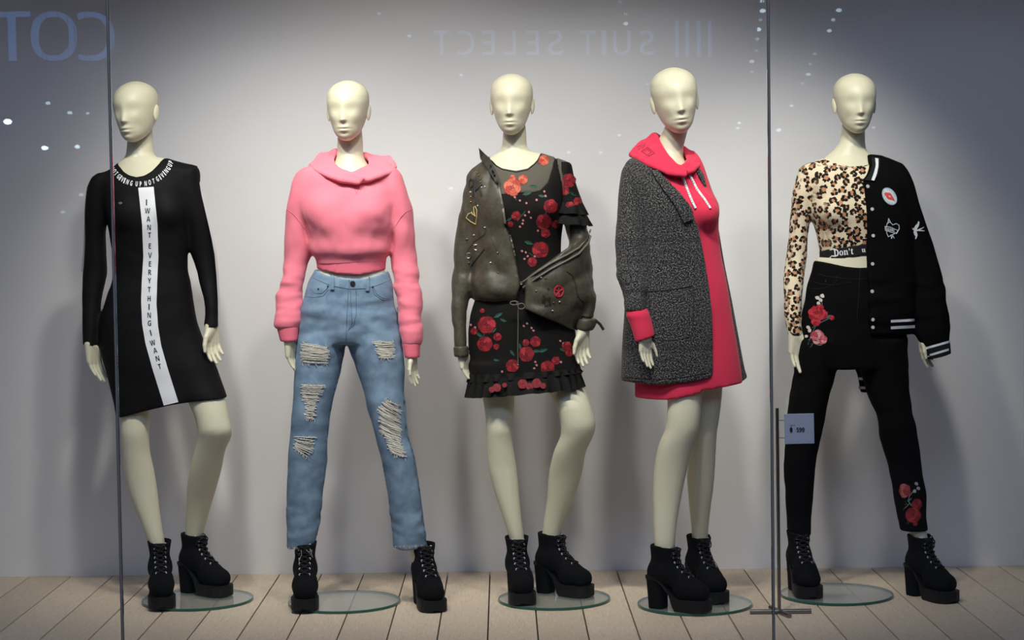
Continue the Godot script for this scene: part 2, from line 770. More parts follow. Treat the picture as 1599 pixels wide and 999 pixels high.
func head_arrays() -> ArrayMesh:
	# chin at y = 0, crown at 0.22, face towards +z
	var prof := [[0.0, 0.044, 0.006, 0.010], [0.004, 0.042, 0.018, 0.026], [0.012, 0.036, 0.029, 0.043], [0.026, 0.026, 0.042, 0.060], [0.05, 0.012, 0.0545, 0.080], [0.08, 0.003, 0.0645, 0.092],
		[0.11, 0.0, 0.0715, 0.097], [0.14, -0.003, 0.0765, 0.099], [0.165, -0.006, 0.0755, 0.094], [0.185, -0.008, 0.068, 0.082], [0.202, -0.009, 0.053, 0.062], [0.213, -0.009, 0.033, 0.038], [0.219, -0.009, 0.014, 0.016], [0.22, -0.009, 0.002, 0.002]]
	var rr := []
	for p in prof:
		rr.append([p[0], p[1], p[2], p[3], 0.0, 0.0])
	var seg := 72
	var steps := 96
	var ring := []
	for j in steps + 1:
		var t := float(j) / steps
		var y := 0.22 * (0.5 - 0.5 * cos(PI * t))
		y = lerpf(y, 0.22 * t, 0.45)
		var r := Field.smooth_row(rr, y)
		var row := []
		for s in seg:
			var a := TAU * s / seg
			var x := sin(a) * r[1]
			var z := r[0] + cos(a) * r[2]
			var front := clampf(cos(a) * 1.6, 0.0, 1.0)
			if front > 0.0:
				var dz := 0.0
				var nt := clampf((0.128 - y) / 0.055, 0.0, 1.0)
				var low := clampf((y - 0.064) / 0.010, 0.0, 1.0)
				dz += exp(-pow(x / lerpf(0.008, 0.0115, nt), 2)) * (0.002 + 0.0145 * nt * nt) * low * clampf((0.145 - y) / 0.02, 0.0, 1.0)
				dz -= 0.0060 * (exp(-pow((x - 0.030) / 0.022, 2)) + exp(-pow((x + 0.030) / 0.022, 2))) * exp(-pow((y - 0.112) / 0.021, 2))
				dz += 0.0050 * exp(-pow(x / 0.017, 2)) * exp(-pow((y - 0.0490) / 0.0055, 2))
				dz += 0.0055 * exp(-pow(x / 0.014, 2)) * exp(-pow((y - 0.0370) / 0.0058, 2))
				dz -= 0.0026 * exp(-pow(x / 0.021, 2)) * exp(-pow((y - 0.0432) / 0.0026, 2))
				dz -= 0.0022 * exp(-pow(x / 0.020, 2)) * exp(-pow((y - 0.0265) / 0.006, 2))
				dz += 0.0030 * (exp(-pow((x - 0.040) / 0.016, 2)) + exp(-pow((x + 0.040) / 0.016, 2))) * exp(-pow((y - 0.088) / 0.018, 2))
				dz -= 0.0035 * (exp(-pow((x - 0.040) / 0.014, 2)) + exp(-pow((x + 0.040) / 0.014, 2))) * exp(-pow((y - 0.055) / 0.016, 2))
				z += dz * front
			row.append(Vector3(x, y, z))
		ring.append(row)
	var st := new_st()
	st.set_smooth_group(0)
	for j in steps:
		for s in seg:
			var s2 := (s + 1) % seg
			for v: Vector3 in [ring[j][s], ring[j + 1][s2], ring[j][s2], ring[j][s], ring[j + 1][s], ring[j + 1][s2]]:
				st.add_vertex(v)
	for side in [-1.0, 1.0]:
		# ears: a leaning shell with a rim
		var er := []
		for j in 13:
			var v := PI * j / 12.0
			var row := []
			for s in 16:
				var a := TAU * s / 16.0
				var w := sin(v) * (0.86 + 0.14 * cos(v))
				var p := Vector3(cos(a) * 0.0085 * w, cos(v) * 0.029, sin(a) * 0.0155 * w)
				p.z -= cos(v) * 0.005
				p.x += 0.0035 * p.z / 0.0155 * -1.0
				row.append(Vector3(side * (0.0735 + p.x), 0.102 + p.y, -0.012 + p.z))
			er.append(row)
		for j in 12:
			for s in 16:
				var s2 := (s + 1) % 16
				var q := [er[j][s], er[j][s2], er[j + 1][s2], er[j][s], er[j + 1][s2], er[j + 1][s]]
				if side < 0.0:
					q = [q[0], q[2], q[1], q[3], q[5], q[4]]
				for v: Vector3 in q:
					st.add_vertex(v)
	st.index()
	st.generate_normals()
	return st.commit()


func hand_mesh(curl: float, spread: float) -> ArrayMesh:
	# wrist at the origin, fingers down, thumb towards +x, palm towards +z
	var f := Field.new(Vector3(-0.06, -0.20, -0.035), Vector3(0.075, 0.045, 0.075), 0.0031)
	f.cone(Vector3(0, 0.022, 0), Vector3(0, 0.0, 0), 0.0185, 0.0190, 0.0)
	var kx := [0.027, 0.009, -0.009, -0.026]
	var ky := [-0.078, -0.082, -0.079, -0.072]
	var ln := [0.072, 0.082, 0.076, 0.058]
	for n in 4:
		f.cone(Vector3(kx[n] * 0.45, -0.005, 0), Vector3(kx[n], ky[n], 0), 0.0165, 0.0110, 0.008)
	f.cone(Vector3(0.004, -0.015, 0.006), Vector3(0.026, -0.055, 0.008), 0.014, 0.0105, 0.010)
	for n in 4:
		var p := Vector3(kx[n], ky[n], 0)
		var ang := curl * (0.35 + 0.10 * n)
		var out_x: float = kx[n] * spread
		for s in 3:
			var l: float = ln[n] * [0.44, 0.31, 0.25][s]
			var q := p + Vector3(out_x * l * 8.0, -cos(ang) * l, sin(ang) * l)
			f.cone(p, q, [0.0092, 0.0083, 0.0074][s] * (0.9 if n == 3 else 1.0), [0.0083, 0.0074, 0.0060][s] * (0.9 if n == 3 else 1.0), 0.0025)
			p = q
			ang += curl * 0.45
	f.cone(Vector3(0.016, -0.022, 0.006), Vector3(0.038, -0.048, 0.015), 0.0135, 0.0105, 0.008)
	f.cone(Vector3(0.038, -0.048, 0.015), Vector3(0.049, -0.078, 0.021), 0.0102, 0.0088, 0.003)
	f.cone(Vector3(0.049, -0.078, 0.021), Vector3(0.052, -0.103, 0.026), 0.0088, 0.0066, 0.003)
	return mesh_of(f.arrays(Vector3.ZERO))


var head: ArrayMesh
var hand_open: ArrayMesh
var hand_curl: ArrayMesh
var boot_parts: Array


func body(m: Node3D, cols: Array, face_at: Array, hands: Array) -> void:
	# cols: [rows, inset, blend]; one skin: trunk, limbs, head and hands
	var sets := []
	for c in cols:
		sets.append(c[0])
	var f := field_for(sets, 0.0085, 0.03)
	for c in cols:
		f.column(c[0], c[2], c[1])
	var st := new_st()
	st.append_from(mesh_of(f.arrays(m.position)), 0, Transform3D())
	var crown: Array = face_at[0]
	var chin: Array = face_at[1]
	var z: float = face_at[2]
	var a := at(crown[0], crown[1], z)
	var b := at(chin[0], chin[1], z)
	var s := (a.y - b.y) / 0.22
	var basis_h := Basis.from_euler(Vector3(face_at[5], face_at[3], face_at[4])).scaled(Vector3.ONE * s)
	st.append_from(head, 0, Transform3D(basis_h, a - basis_h * Vector3(0, 0.22, -0.009) - m.position))
	for hd: Array in hands:
		# [px, py, z, yaw, tilt, mirror, scale, mesh, pitch]
		var p := at(hd[0], hd[1], hd[2]) - m.position
		var k: float = hd[6]
		var bs := Basis(Vector3.BACK, hd[4]) * Basis(Vector3.RIGHT, hd[8]) * Basis(Vector3.UP, hd[3])
		var src: Mesh = hd[7]
		if hd[5] < 0:
			src = mirrored(src)
		st.append_from(src, 0, Transform3D(bs.scaled(Vector3.ONE * k), p))
	put("body", st.commit(), mats.skin, m)


func mirrored(src: Mesh) -> ArrayMesh:
	var arr := src.surface_get_arrays(0)
	var v: PackedVector3Array = arr[Mesh.ARRAY_VERTEX]
	var n: PackedVector3Array = arr[Mesh.ARRAY_NORMAL]
	var t: PackedInt32Array = arr[Mesh.ARRAY_INDEX]
	for i in v.size():
		v[i].x = -v[i].x
		n[i].x = -n[i].x
	for i in range(0, t.size(), 3):
		var k := t[i]
		t[i] = t[i + 1]
		t[i + 1] = k
	arr[Mesh.ARRAY_VERTEX] = v
	arr[Mesh.ARRAY_NORMAL] = n
	arr[Mesh.ARRAY_INDEX] = t
	return mesh_of(arr)


# ---------------------------------------------------------------- boots

func sole_y(z: float) -> float:
	# underside of the upper, from heel to toe
	return lerpf(0.112, 0.040, smoothstep(-0.055, 0.045, z))


func foot_half(z: float) -> float:
	return Field.line([[-0.092, 0.012], [-0.085, 0.026], [-0.065, 0.033], [-0.02, 0.032], [0.04, 0.040], [0.085, 0.046], [0.115, 0.044], [0.135, 0.034], [0.145, 0.018], [0.148, 0.006]], z)


func make_boot() -> Array:
	# toe towards +z, ankle above the origin
	var f := Field.new(Vector3(-0.075, 0.0, -0.12), Vector3(0.075, 0.25, 0.18), 0.0042)
	f.column([[0.10, -0.036, 0.036, -0.035, 0.055, 0.052], [0.13, -0.036, 0.036, -0.035, 0.058, 0.050], [0.165, -0.035, 0.035, -0.030, 0.052, 0.044], [0.195, -0.039, 0.039, -0.028, 0.052, 0.046], [0.222, -0.044, 0.044, -0.026, 0.056, 0.050]], 0.0)
	f.cone(Vector3(0, 0.125, -0.045), Vector3(0, 0.118, -0.03), 0.038, 0.038, 0.02)
	f.cone(Vector3(0, 0.128, 0.0), Vector3(0, 0.085, 0.06), 0.036, 0.038, 0.03)
	f.cone(Vector3(-0.008, 0.072, 0.055), Vector3(-0.008, 0.064, 0.105), 0.037, 0.032, 0.02)
	f.cone(Vector3(0.008, 0.072, 0.055), Vector3(0.008, 0.064, 0.105), 0.037, 0.032, 0.02)
	for i in f.nx:
		for kz in f.nz:
			var z := f.lo.z + kz * f.h
			var s := sole_y(z)
			for j in f.ny:
				var n := (kz * f.ny + j) * f.nx + i
				var y := f.lo.y + j * f.h
				if s - y > f.d[n]:
					f.d[n] = s - y
				var dip := 0.222 - 0.010 * sin((z + 0.03) * 28.0) * float(z > -0.03) - y
				if -dip > f.d[n]:
					f.d[n] = -dip
	f.cone(Vector3(0, 0.30, -0.024), Vector3(0, 0.185, -0.024), 0.050, 0.028, 0.0, true)
	var upper := mesh_of(f.arrays(Vector3.ZERO, 3))
	# platform sole with its arch
	var st := new_st()
	var prev := []
	var n_st := 34
	for i in n_st + 1:
		var z := lerpf(-0.090, 0.147, float(i) / n_st)
		var w := foot_half(z) + 0.003
		var top := sole_y(z) + 0.002
		var low := lerpf(top - 0.014, 0.0, smoothstep(0.005, 0.030, z))
		if z > 0.11:
			low = 0.006 * pow((z - 0.11) / 0.037, 2)
		var ring := [Vector3(-w, low + 0.003, z), Vector3(-w + 0.003, low, z), Vector3(w - 0.003, low, z), Vector3(w, low + 0.003, z), Vector3(w, top, z), Vector3(-w, top, z)]
		if prev:
			for s in 6:
				var q := [prev[s], prev[(s + 1) % 6], ring[(s + 1) % 6], ring[s]]
				var c := Vector3(0, (low + top) / 2, z - 0.003)
				quad_from(st, q, c)
		else:
			quad_from(st, [ring[5], ring[4], ring[3], ring[0]], Vector3(0, low + 0.005, z + 0.05))
		if i == n_st:
			quad_from(st, [ring[5], ring[4], ring[3], ring[0]], Vector3(0, low + 0.005, z - 0.05))
		prev = ring
	var sole := st.commit()
	# block heel
	st = new_st()
	var hr := []
	for lv in [[0.106, 1.0, 0.0], [0.06, 0.93, 0.001], [0.004, 0.88, 0.003], [0.0, 0.84, 0.003]]:
		var row := []
		for s in 20:
			var a := TAU * s / 20.0
			var cx: float = signf(cos(a)) * pow(absf(cos(a)), 0.55) * 0.034 * lv[1]
			var cz: float = signf(sin(a)) * pow(absf(sin(a)), 0.55) * 0.033 * lv[1] - 0.054 + lv[2]
			row.append(Vector3(cx, lv[0], cz))
		hr.append(row)
	for j in 3:
		for s in 20:
			quad_from(st, [hr[j][s], hr[j][(s + 1) % 20], hr[j + 1][(s + 1) % 20], hr[j + 1][s]], Vector3(0, (hr[j][0].y + hr[j + 1][0].y) / 2, -0.054))
	for s in range(1, 19):
		for v in [hr[3][0], hr[3][s], hr[3][s + 1]]:
			st.set_normal(Vector3.DOWN)
			st.add_vertex(v)
	var heel := st.commit()
	# tongue seam, toe cap seam, laces
	st = new_st()
	var eye_l := []
	var eye_r := []
	for n in 7:
		var t := n / 6.0
		var y := lerpf(0.118, 0.211, t)
		var x := lerpf(0.016, 0.019, t)
		for s in [-1.0, 1.0]:
			var z := f.front(s * x, y)
			(eye_l if s < 0 else eye_r).append(Vector3(s * x, y, z + 0.001))
	for n in 7:
		var mid_y: float = 0.5 * (eye_l[n].y + eye_r[n].y)
		var pts := []
		for k in 7:
			var u := k / 6.0
			var p: Vector3 = eye_l[n].lerp(eye_r[mini(n + 1, 6)] if n < 6 else eye_r[6], u)
			p.z = maxf(f.front(p.x, p.y), p.z) + 0.0035 + 0.003 * sin(u * PI)
			pts.append(p)
		tube(st, pts, 0.0026, 6)
		pts = []
		for k in 7:
			var u := k / 6.0
			var p: Vector3 = eye_r[n].lerp(eye_l[mini(n + 1, 6)] if n < 6 else eye_l[6], u)
			p.z = maxf(f.front(p.x, p.y), p.z) + 0.005 + 0.004 * sin(u * PI) + mid_y * 0.0
			pts.append(p)
		tube(st, pts, 0.0026, 6)
	# bow at the top
	for s in [-1.0, 1.0]:
		var pts := []
		for k in 11:
			var a := TAU * k / 10.0
			var p := Vector3(s * (0.014 - 0.014 * cos(a)), 0.200 - 0.012 * sin(a) * 1.0 - 0.006 * (1 - cos(a)), 0)
			p.z = f.front(clampf(p.x, -0.03, 0.03), p.y) + 0.009
			pts.append(p)
		tube(st, pts, 0.0022, 5)
	var laces := st.commit()
	var ring := TorusMesh.new()
	ring.inner_radius = 0.0016
	ring.outer_radius = 0.0042
	ring.rings = 12
	ring.ring_segments = 6
	# seam lines where the toe box and the heel counter are stitched on
	st = new_st()
	var pts := []
	for k in 25:
		var a := lerpf(-0.043, 0.043, k / 24.0)
		var z := 0.052 - 0.012 * cos(a / 0.043 * PI / 2)
		var y := top_y(f, a, z)
		if y > 0.03:
			pts.append(Vector3(a, y + 0.0008, z))
	if pts.size() > 3:
		tube(st, pts, 0.0013, 5)
	var seam := st.commit() if pts.size() > 3 else null
	return [upper, sole, heel, laces, ring, eye_l + eye_r, seam]


func top_y(f: Field, x: float, z: float) -> float:
	var i := int((x - f.lo.x) / f.h)
	var kz := int((z - f.lo.z) / f.h)
	for jj in f.ny - 1:
		var j := f.ny - 2 - jj
		var v := f.d[(kz * f.ny + j) * f.nx + i]
		if v < 0.0:
			var o := f.d[(kz * f.ny + j + 1) * f.nx + i]
			return f.lo.y + (j + v / (v - o)) * f.h
	return 0.0


func quad_from(st: SurfaceTool, q: Array, c: Vector3) -> void:
	# a flat quad that faces away from c
	var n: Vector3 = (q[2] - q[0]).cross(q[3] - q[1]).normalized()
	var order := [0, 1, 2, 0, 2, 3]
	if n.dot((q[0] + q[2]) * 0.5 - c) < 0.0:
		n = -n
	else:
		order = [0, 2, 1, 0, 3, 2]
	for i in order:
		st.set_normal(n)
		st.add_vertex(q[i])


func boot(m: Node3D, px: float, py: float, z: float, yaw: float, base_y: float, mirror := false) -> void:
	var p := at(px, py, z)
	var o := group_node("boot", m, Vector3(p.x, base_y, z) - m.position, "black suede lace-up ankle boot with platform sole and block heel")
	o.rotation.y = deg_to_rad(yaw)
	o.translate_object_local(Vector3(0, 0, 0.026))
	put("upper", boot_parts[0], mats.suede, o)
	put("platform_sole", boot_parts[1], mats.sole, o)
	put("heel", boot_parts[2], mats.suede, o)
	put("laces", boot_parts[3], mats.lace, o)
	if boot_parts[6]:
		put("toe_seam", boot_parts[6], mats.lace, o)
	for e: Vector3 in boot_parts[5]:
		var r := put("eyelet", boot_parts[4], mats.eyelet, o)
		r.position = e
		r.rotation.x = PI / 2 - 0.3


func glass_base(m: Node3D, x: float, z: float) -> void:
	var o := group_node("glass_base", m, Vector3(x, 0.0, z) - m.position, "round clear glass base disc with green edge")
	var c := CylinderMesh.new()
	c.top_radius = 0.1985
	c.bottom_radius = 0.1985
	c.height = 0.0012
	c.radial_segments = 96
	var top := put("disc", c, mats.disc_glass, o)
	top.position.y = 0.0091
	var st := new_st()
	var ring := []
	for i in 97:
		var a := TAU * i / 96.0
		ring.append(Vector3(cos(a), 0, sin(a)))
	for i in 96:
		var prof := [[0.196, 0.0008], [0.199, 0.0012], [0.2, 0.002], [0.2, 0.0088], [0.199, 0.0096], [0.196, 0.0097]]
		for k in 5:
			var q := []
			for c2 in [[i, k], [i + 1, k], [i + 1, k + 1], [i, k + 1]]:
				q.append(ring[c2[0]] * prof[c2[1]][0] + Vector3(0, prof[c2[1]][1], 0))
			quad_from(st, q, ring[i] * 0.19 + Vector3(0, 0.005, 0))
	put("polished_edge", st.commit(), mats.disc_edge, o)


# ---------------------------------------------------------------- build

func _ready() -> void:
	rng.seed = 11
	sans = SystemFont.new()
	sans.font_names = PackedStringArray(["Droid Sans"])
	sans.font_weight = 700
	thin = SystemFont.new()
	thin.font_names = PackedStringArray(["Droid Sans"])
	serif = SystemFont.new()
	serif.font_names = PackedStringArray(["Droid Serif"])
	serif.font_weight = 700
	view_and_light()
	make_materials()
	setting()
	mall()
	head = head_arrays()
	hand_open = hand_mesh(0.38, 0.08)
	hand_curl = hand_mesh(0.62, 0.0)
	boot_parts = make_boot()
	mannequin_stripe()
	mannequin_pink()
	mannequin_floral()
	mannequin_coat()
	mannequin_leopard()
	price_stand()


func view_and_light() -> void:
	var cam := Camera3D.new()
	cam.name = "camera"
	cam.position = CAM
	cam.basis = cam_basis
	cam.fov = rad_to_deg(2.0 * atan(499.5 / FOCAL))
	cam.near = 0.05
	cam.far = 80.0
	add_child(cam)
	cam.current = true
	var e := Environment.new()
	e.background_mode = Environment.BG_COLOR
	e.background_color = Color(0.0, 0.0, 0.0)
	e.tonemap_mode = Environment.TONE_MAPPER_LINEAR
	e.tonemap_exposure = 1.0
	e.sdfgi_enabled = true
	e.ssao_enabled = true
	e.ssil_enabled = true
	var w := WorldEnvironment.new()
	w.name = "surroundings"
	w.environment = e
	add_child(w)
	# track spotlights inside the window, above the frame: [x, z, aim x, aim y, energy, half cone]
	for s in [[-1.2, 1.33, -1.02, 1.15, 3.5, 28.0], [-0.8, 1.36, -0.78, 0.98, 3.1, 39.0], [-0.3, 1.36, -0.2, 0.98, 2.3, 38.0], [0.3, 1.36, 0.37, 0.98, 3.3, 34.0], [0.9, 1.33, 0.92, 1.35, 3.5, 21.0]]:
		var l := SpotLight3D.new()
		l.name = "spot"
		l.light_color = Color(1.0, 0.985, 0.94)
		l.light_energy = s[4]
		l.spot_angle = s[5]
		l.spot_angle_attenuation = 1.0
		l.spot_range = 12.0
		l.spot_attenuation = 2.0
		l.light_size = 0.08
		l.shadow_enabled = true
		l.position = Vector3(s[0], CEIL_Y - 0.23, s[1])
		add_child(l, true)
		l.look_at_from_position(l.position, Vector3(s[2], s[3], -0.2), Vector3.UP)
		spots.append(l)
	# cool daylight-white light panels of the arcade ceiling outside
	for x in [-3.2, 0.0, 3.2]:
		var a := AreaLight3D.new()
		a.name = "arcade_panel_light"
		a.area_size = Vector2(2.4, 1.2)
		a.light_color = Color(0.75, 0.835, 1.0)
		a.light_energy = 4.8
		a.area_range = 20.0
		a.area_attenuation = 2.0
		a.shadow_enabled = true
		a.position = Vector3(x, 4.36, 4.6)
		a.rotation.x = -PI / 2
		add_child(a, true)


var spots := []


func make_materials() -> void:
	mat("skin", Color(0.85, 0.835, 0.73), 0.42, 0.0, 0.4)
	mat("suede", Color(0.052, 0.052, 0.053), 0.9, 0.0, 0.25)
	mat("sole", Color(0.055, 0.055, 0.055), 0.6, 0.0, 0.4)
	mat("lace", Color(0.045, 0.045, 0.045), 0.85)
	mat("chrome", Color(0.82, 0.82, 0.82), 0.22, 1.0)
	mat("eyelet", Color(0.86, 0.87, 0.90), 0.3, 0.2)
	mat("steel", Color(0.55, 0.53, 0.51), 0.32, 1.0)
	mat("gold", Color(0.85, 0.68, 0.38), 0.3, 1.0)
	var g := mat("disc_glass", Color(0.80, 0.86, 0.84, 0.16), 0.03)
	g.transparency = BaseMaterial3D.TRANSPARENCY_ALPHA
	mat("disc_edge", Color(0.10, 0.36, 0.30), 0.12)
	var p := mat("pane_glass", Color(0.9, 0.95, 0.95, 0.0), 0.0)
	p.transparency = BaseMaterial3D.TRANSPARENCY_ALPHA
	var stitch := mat("thread", Color.WHITE, 0.75)
	stitch.vertex_color_use_as_albedo = true
	mat("white_print", Color(0.92, 0.93, 0.94), 0.6)
	mat("black_print", Color(0.05, 0.055, 0.06), 0.6)
	cloth("black_knit", [[0.3, Color(0.045, 0.045, 0.048)], [0.7, Color(0.066, 0.066, 0.07)]], 0.09, 14.0, 0.72, 0.3)
	cloth("pink_fleece", [[0.25, Color(0.96, 0.495, 0.57)], [0.75, Color(0.99, 0.57, 0.63)]], 0.06, 10.0, 0.95, 0.2, 0.03, 0.3)
	cloth("pink_rib", [[0.25, Color(0.93, 0.44, 0.525)], [0.75, Color(0.97, 0.52, 0.585)]], 0.09, 10.0, 0.95, 0.2, 0.1)
	cloth("denim", [[0.25, Color(0.435, 0.525, 0.615)], [0.5, Color(0.475, 0.57, 0.66)], [0.75, Color(0.52, 0.615, 0.70)]], 0.016, 2.5, 0.92, 0.2, 0.05)
	mat("denim_seam", Color(0.36, 0.45, 0.55), 0.9)
	mat("denim_dark", Color(0.20, 0.26, 0.34), 0.9)
	mat("thread_white", Color(0.84, 0.83, 0.78), 0.95)
	cloth("olive_satin", [[0.2, Color(0.255, 0.243, 0.20)], [0.8, Color(0.315, 0.30, 0.25)]], 0.02, 6.0, 0.46, 0.45)
	mat("olive_lining", Color(0.20, 0.19, 0.16), 0.7)
	cloth("sheer_black", [[0.3, Color(0.07, 0.068, 0.066)], [0.7, Color(0.10, 0.095, 0.09)]], 0.1, 14.0, 0.8, 0.3)
	cloth("sheer_tulle", [[0.3, Color(0.34, 0.325, 0.29)], [0.7, Color(0.40, 0.385, 0.34)]], 0.12, 16.0, 0.8, 0.3)
	cloth("tweed", [[0.30, Color(0.07, 0.07, 0.075)], [0.46, Color(0.18, 0.18, 0.19)], [0.58, Color(0.30, 0.30, 0.305)], [0.74, Color(0.56, 0.55, 0.53)]], 0.115, 2.7, 0.95, 0.2, 0.12, 0.2)
	mat("coat_lining", Color(0.08, 0.085, 0.09), 0.6)
	cloth("red_fleece", [[0.25, Color(0.86, 0.20, 0.32)], [0.75, Color(0.92, 0.26, 0.37)]], 0.08, 10.0, 0.95, 0.2, 0.05, 0.3)
	cloth("black_denim", [[0.3, Color(0.035, 0.035, 0.037)], [0.7, Color(0.07, 0.07, 0.072)]], 0.05, 8.0, 0.9, 0.2)
	cloth("black_wool", [[0.3, Color(0.05, 0.05, 0.052)], [0.7, Color(0.075, 0.075, 0.078)]], 0.09, 12.0, 0.97, 0.15)
	mat("black_rib", Color(0.045, 0.045, 0.047), 0.9)
	var lp := mat("leopard", Color.WHITE, 0.85, 0.0, 0.3)
	lp.albedo_texture = leopard_texture()
	lp.uv1_triplanar = true
	lp.uv1_scale = Vector3.ONE * 2.5
	lp.uv1_triplanar_sharpness = 6.0


func leopard_texture() -> ImageTexture:
	var n := 512
	var im := Image.create(n, n, false, Image.FORMAT_RGB8)
	im.fill(Color(0.90, 0.84, 0.72))
	var r := RandomNumberGenerator.new()
	r.seed = 5
	var done := []
	var tries := 0
	while tries < 6000:
		tries += 1
		var c := Vector2(r.randf(), r.randf()) * n
		var ok := true
		for q: Vector2 in done:
			var dlt := (q - c).abs()
			dlt = dlt.min(Vector2(n, n) - dlt)
			if dlt.length() < 31.0:
				ok = false
				break
		if ok:
			done.append(c)
	for c: Vector2 in done:
		var big := r.randf_range(9.5, 15.0)
		var tall := r.randf_range(0.85, 1.25)
		spot(im, c, big * 0.85, big * 0.85 * tall, Color(0.76, 0.55, 0.40), r)
		var k := r.randi_range(3, 4)
		var a0 := r.randf() * TAU
		for b in k:
			var a := a0 + TAU * b / (k + 0.6) + r.randf_range(-0.2, 0.2)
			var p := c + Vector2(cos(a), sin(a) * tall) * big
			spot(im, p, r.randf_range(4.8, 7.4), r.randf_range(4.8, 7.4), Color(0.10, 0.085, 0.075), r)
			a += 0.5
			p = c + Vector2(cos(a), sin(a) * tall) * big
			spot(im, p, r.randf_range(4.5, 7.0), r.randf_range(4.5, 7.0), Color(0.10, 0.085, 0.075), r)
	return ImageTexture.create_from_image(im)


func spot(im: Image, c: Vector2, rx: float, ry: float, col: Color, r: RandomNumberGenerator) -> void:
	var n := im.get_width()
	var ph := r.randf() * TAU
	for y in range(int(c.y - ry - 3), int(c.y + ry + 4)):
		for x in range(int(c.x - rx - 3), int(c.x + rx + 4)):
			var v := Vector2((x - c.x) / rx, (y - c.y) / ry)
			var lim := 1.0 + 0.16 * sin(v.angle() * 3.0 + ph)
			if v.length() < lim:
				im.set_pixel(posmod(x, n), posmod(y, n), col)


func setting() -> void:
	var wall := mat("wall_paint", Color(0.90, 0.90, 0.90), 0.9, 0.0, 0.2)
	var tex := noise_texture(0.25, 4, [[0.2, Color(0.90, 0.90, 0.90)], [0.8, Color(0.93, 0.93, 0.93)]], 512, 4)
	wall.albedo_color = Color.WHITE
	wall.albedo_texture = tex
	wall.uv1_triplanar = true
	wall.uv1_scale = Vector3.ONE * 2.0
	var wd := SHOP_R - SHOP_L
	var mx := (SHOP_R + SHOP_L) / 2
	var dp := GLASS_Z - WALL_Z
	structure("wall_back", box_mesh(Vector3(wd + 0.4, CEIL_Y + 0.3, 0.2)), wall, Vector3(mx, CEIL_Y / 2, WALL_Z - 0.1), "plain white wall behind the mannequins")
	structure("wall_left", box_mesh(Vector3(0.2, CEIL_Y + 0.3, dp)), wall, Vector3(SHOP_L - 0.1, CEIL_Y / 2, WALL_Z + dp / 2), "white side wall of the window display")
	structure("wall_right", box_mesh(Vector3(0.2, CEIL_Y + 0.3, dp)), wall, Vector3(SHOP_R + 0.1, CEIL_Y / 2, WALL_Z + dp / 2), "white side wall at the other end")
	structure("ceiling", box_mesh(Vector3(wd + 0.4, 0.2, dp + 0.2)), mat("ceiling_paint", Color(0.45, 0.45, 0.46), 0.9), Vector3(mx, CEIL_Y + 0.1, WALL_Z + dp / 2), "dark grey ceiling of the window display")
	# floor: a dark base with boards on it
	var base := structure("floor", box_mesh(Vector3(wd + 0.2, 0.1, dp + 0.1)), mat("underlay", Color(0.09, 0.085, 0.08), 0.95), Vector3(mx, -0.068, WALL_Z + dp / 2), "floor of wide pale beige boards")
	var boards := []
	for n in 4:
		var m := mat("board_%d" % n, Color.WHITE, 0.62, 0.0, 0.35)
		var tone: float = [0.0, 0.018, -0.02, 0.008][n]
		var g := noise_texture(0.018, 40 + n, [[0.1, Color(0.76 + tone, 0.69 + tone, 0.60 + tone)], [0.45, Color(0.83 + tone, 0.765 + tone, 0.68 + tone)], [0.55, Color(0.795 + tone, 0.73 + tone, 0.64 + tone)], [0.9, Color(0.86 + tone, 0.80 + tone, 0.715 + tone)]], 512, 5)
		m.albedo_texture = g
		m.uv1_triplanar = true
		m.uv1_scale = Vector3(9.0, 9.0, 1.1)
		m.uv1_offset = Vector3(0.3 * n, 0.0, 0.17 * n)
		m.heightmap_enabled = true
		m.heightmap_texture = noise_texture(0.02, 60 + n, [[0.0, Color.BLACK], [1.0, Color.WHITE]], 512, 4)
		m.heightmap_scale = 0.06
		boards.append(m)
	var pw := 0.16349
	var skew := 0.0275
	var long_board := bevel_box(Vector3(pw - 0.0045, 0.018, 2.22), 0.0012)
	var mid_z := WALL_Z + 1.11
	for i in range(-6, 25):
		var x := -1.5377 + (i + 0.5) * pw + skew * (mid_z - CAM.z)
		var parts := [[0.0, 2.22]]
		if i == 9 or i == 3 or i == 16:
			var cut: float = 0.14 if i == 9 else 0.02
			parts = [[-1.11 + cut / 2, cut], [cut / 2, 2.22 - cut - 0.003]]
		for q: Array in parts:
			var mesh: Mesh = long_board if q[1] > 2.21 else bevel_box(Vector3(pw - 0.0045, 0.018, q[1]), 0.0012)
			var o := put("board", mesh, boards[posmod(i * 7, 4)], base)
			o.position = Vector3(x - mx + skew * q[0], 0.068 - 0.009, q[0] + mid_z - (WALL_Z + dp / 2))
			o.rotation.y = atan(skew)
	# the glass front: three panes with narrow clear joints
	var j1 := at(180, 500, GLASS_Z).x
	var j2 := at(1203.5, 500, GLASS_Z).x
	var n := 1
	for e in [[SHOP_L, j1 - 0.004], [j1 + 0.004, j2 - 0.004], [j2 + 0.004, SHOP_R]]:
		structure("window_%d" % n, box_mesh(Vector3(e[1] - e[0], CEIL_Y + 0.04, 0.010)), mats.pane_glass, Vector3((e[0] + e[1]) / 2, CEIL_Y / 2 - 0.02, GLASS_Z), ["clear glass pane at the left of the shop front", "wide clear glass pane between the two joints", "clear glass pane at the right of the shop front"][n - 1])
		n += 1
	n = 1
	for x in [j1, j2]:
		var t := structure("trim_%d" % n, box_mesh(Vector3(0.0042, CEIL_Y, 0.010)), mat("joint_pale", Color(0.66, 0.63, 0.58), 0.6), Vector3(x, CEIL_Y / 2, GLASS_Z), "narrow grey joint between two panes of the shop front")
		for s in [-1.0, 1.0]:
			var q := put("glass_edge", box_mesh(Vector3(0.0014, CEIL_Y, 0.0104)), mat("joint_dark", Color(0.26, 0.26, 0.26), 0.6), t)
			q.position.x = s * 0.0028
		n += 1
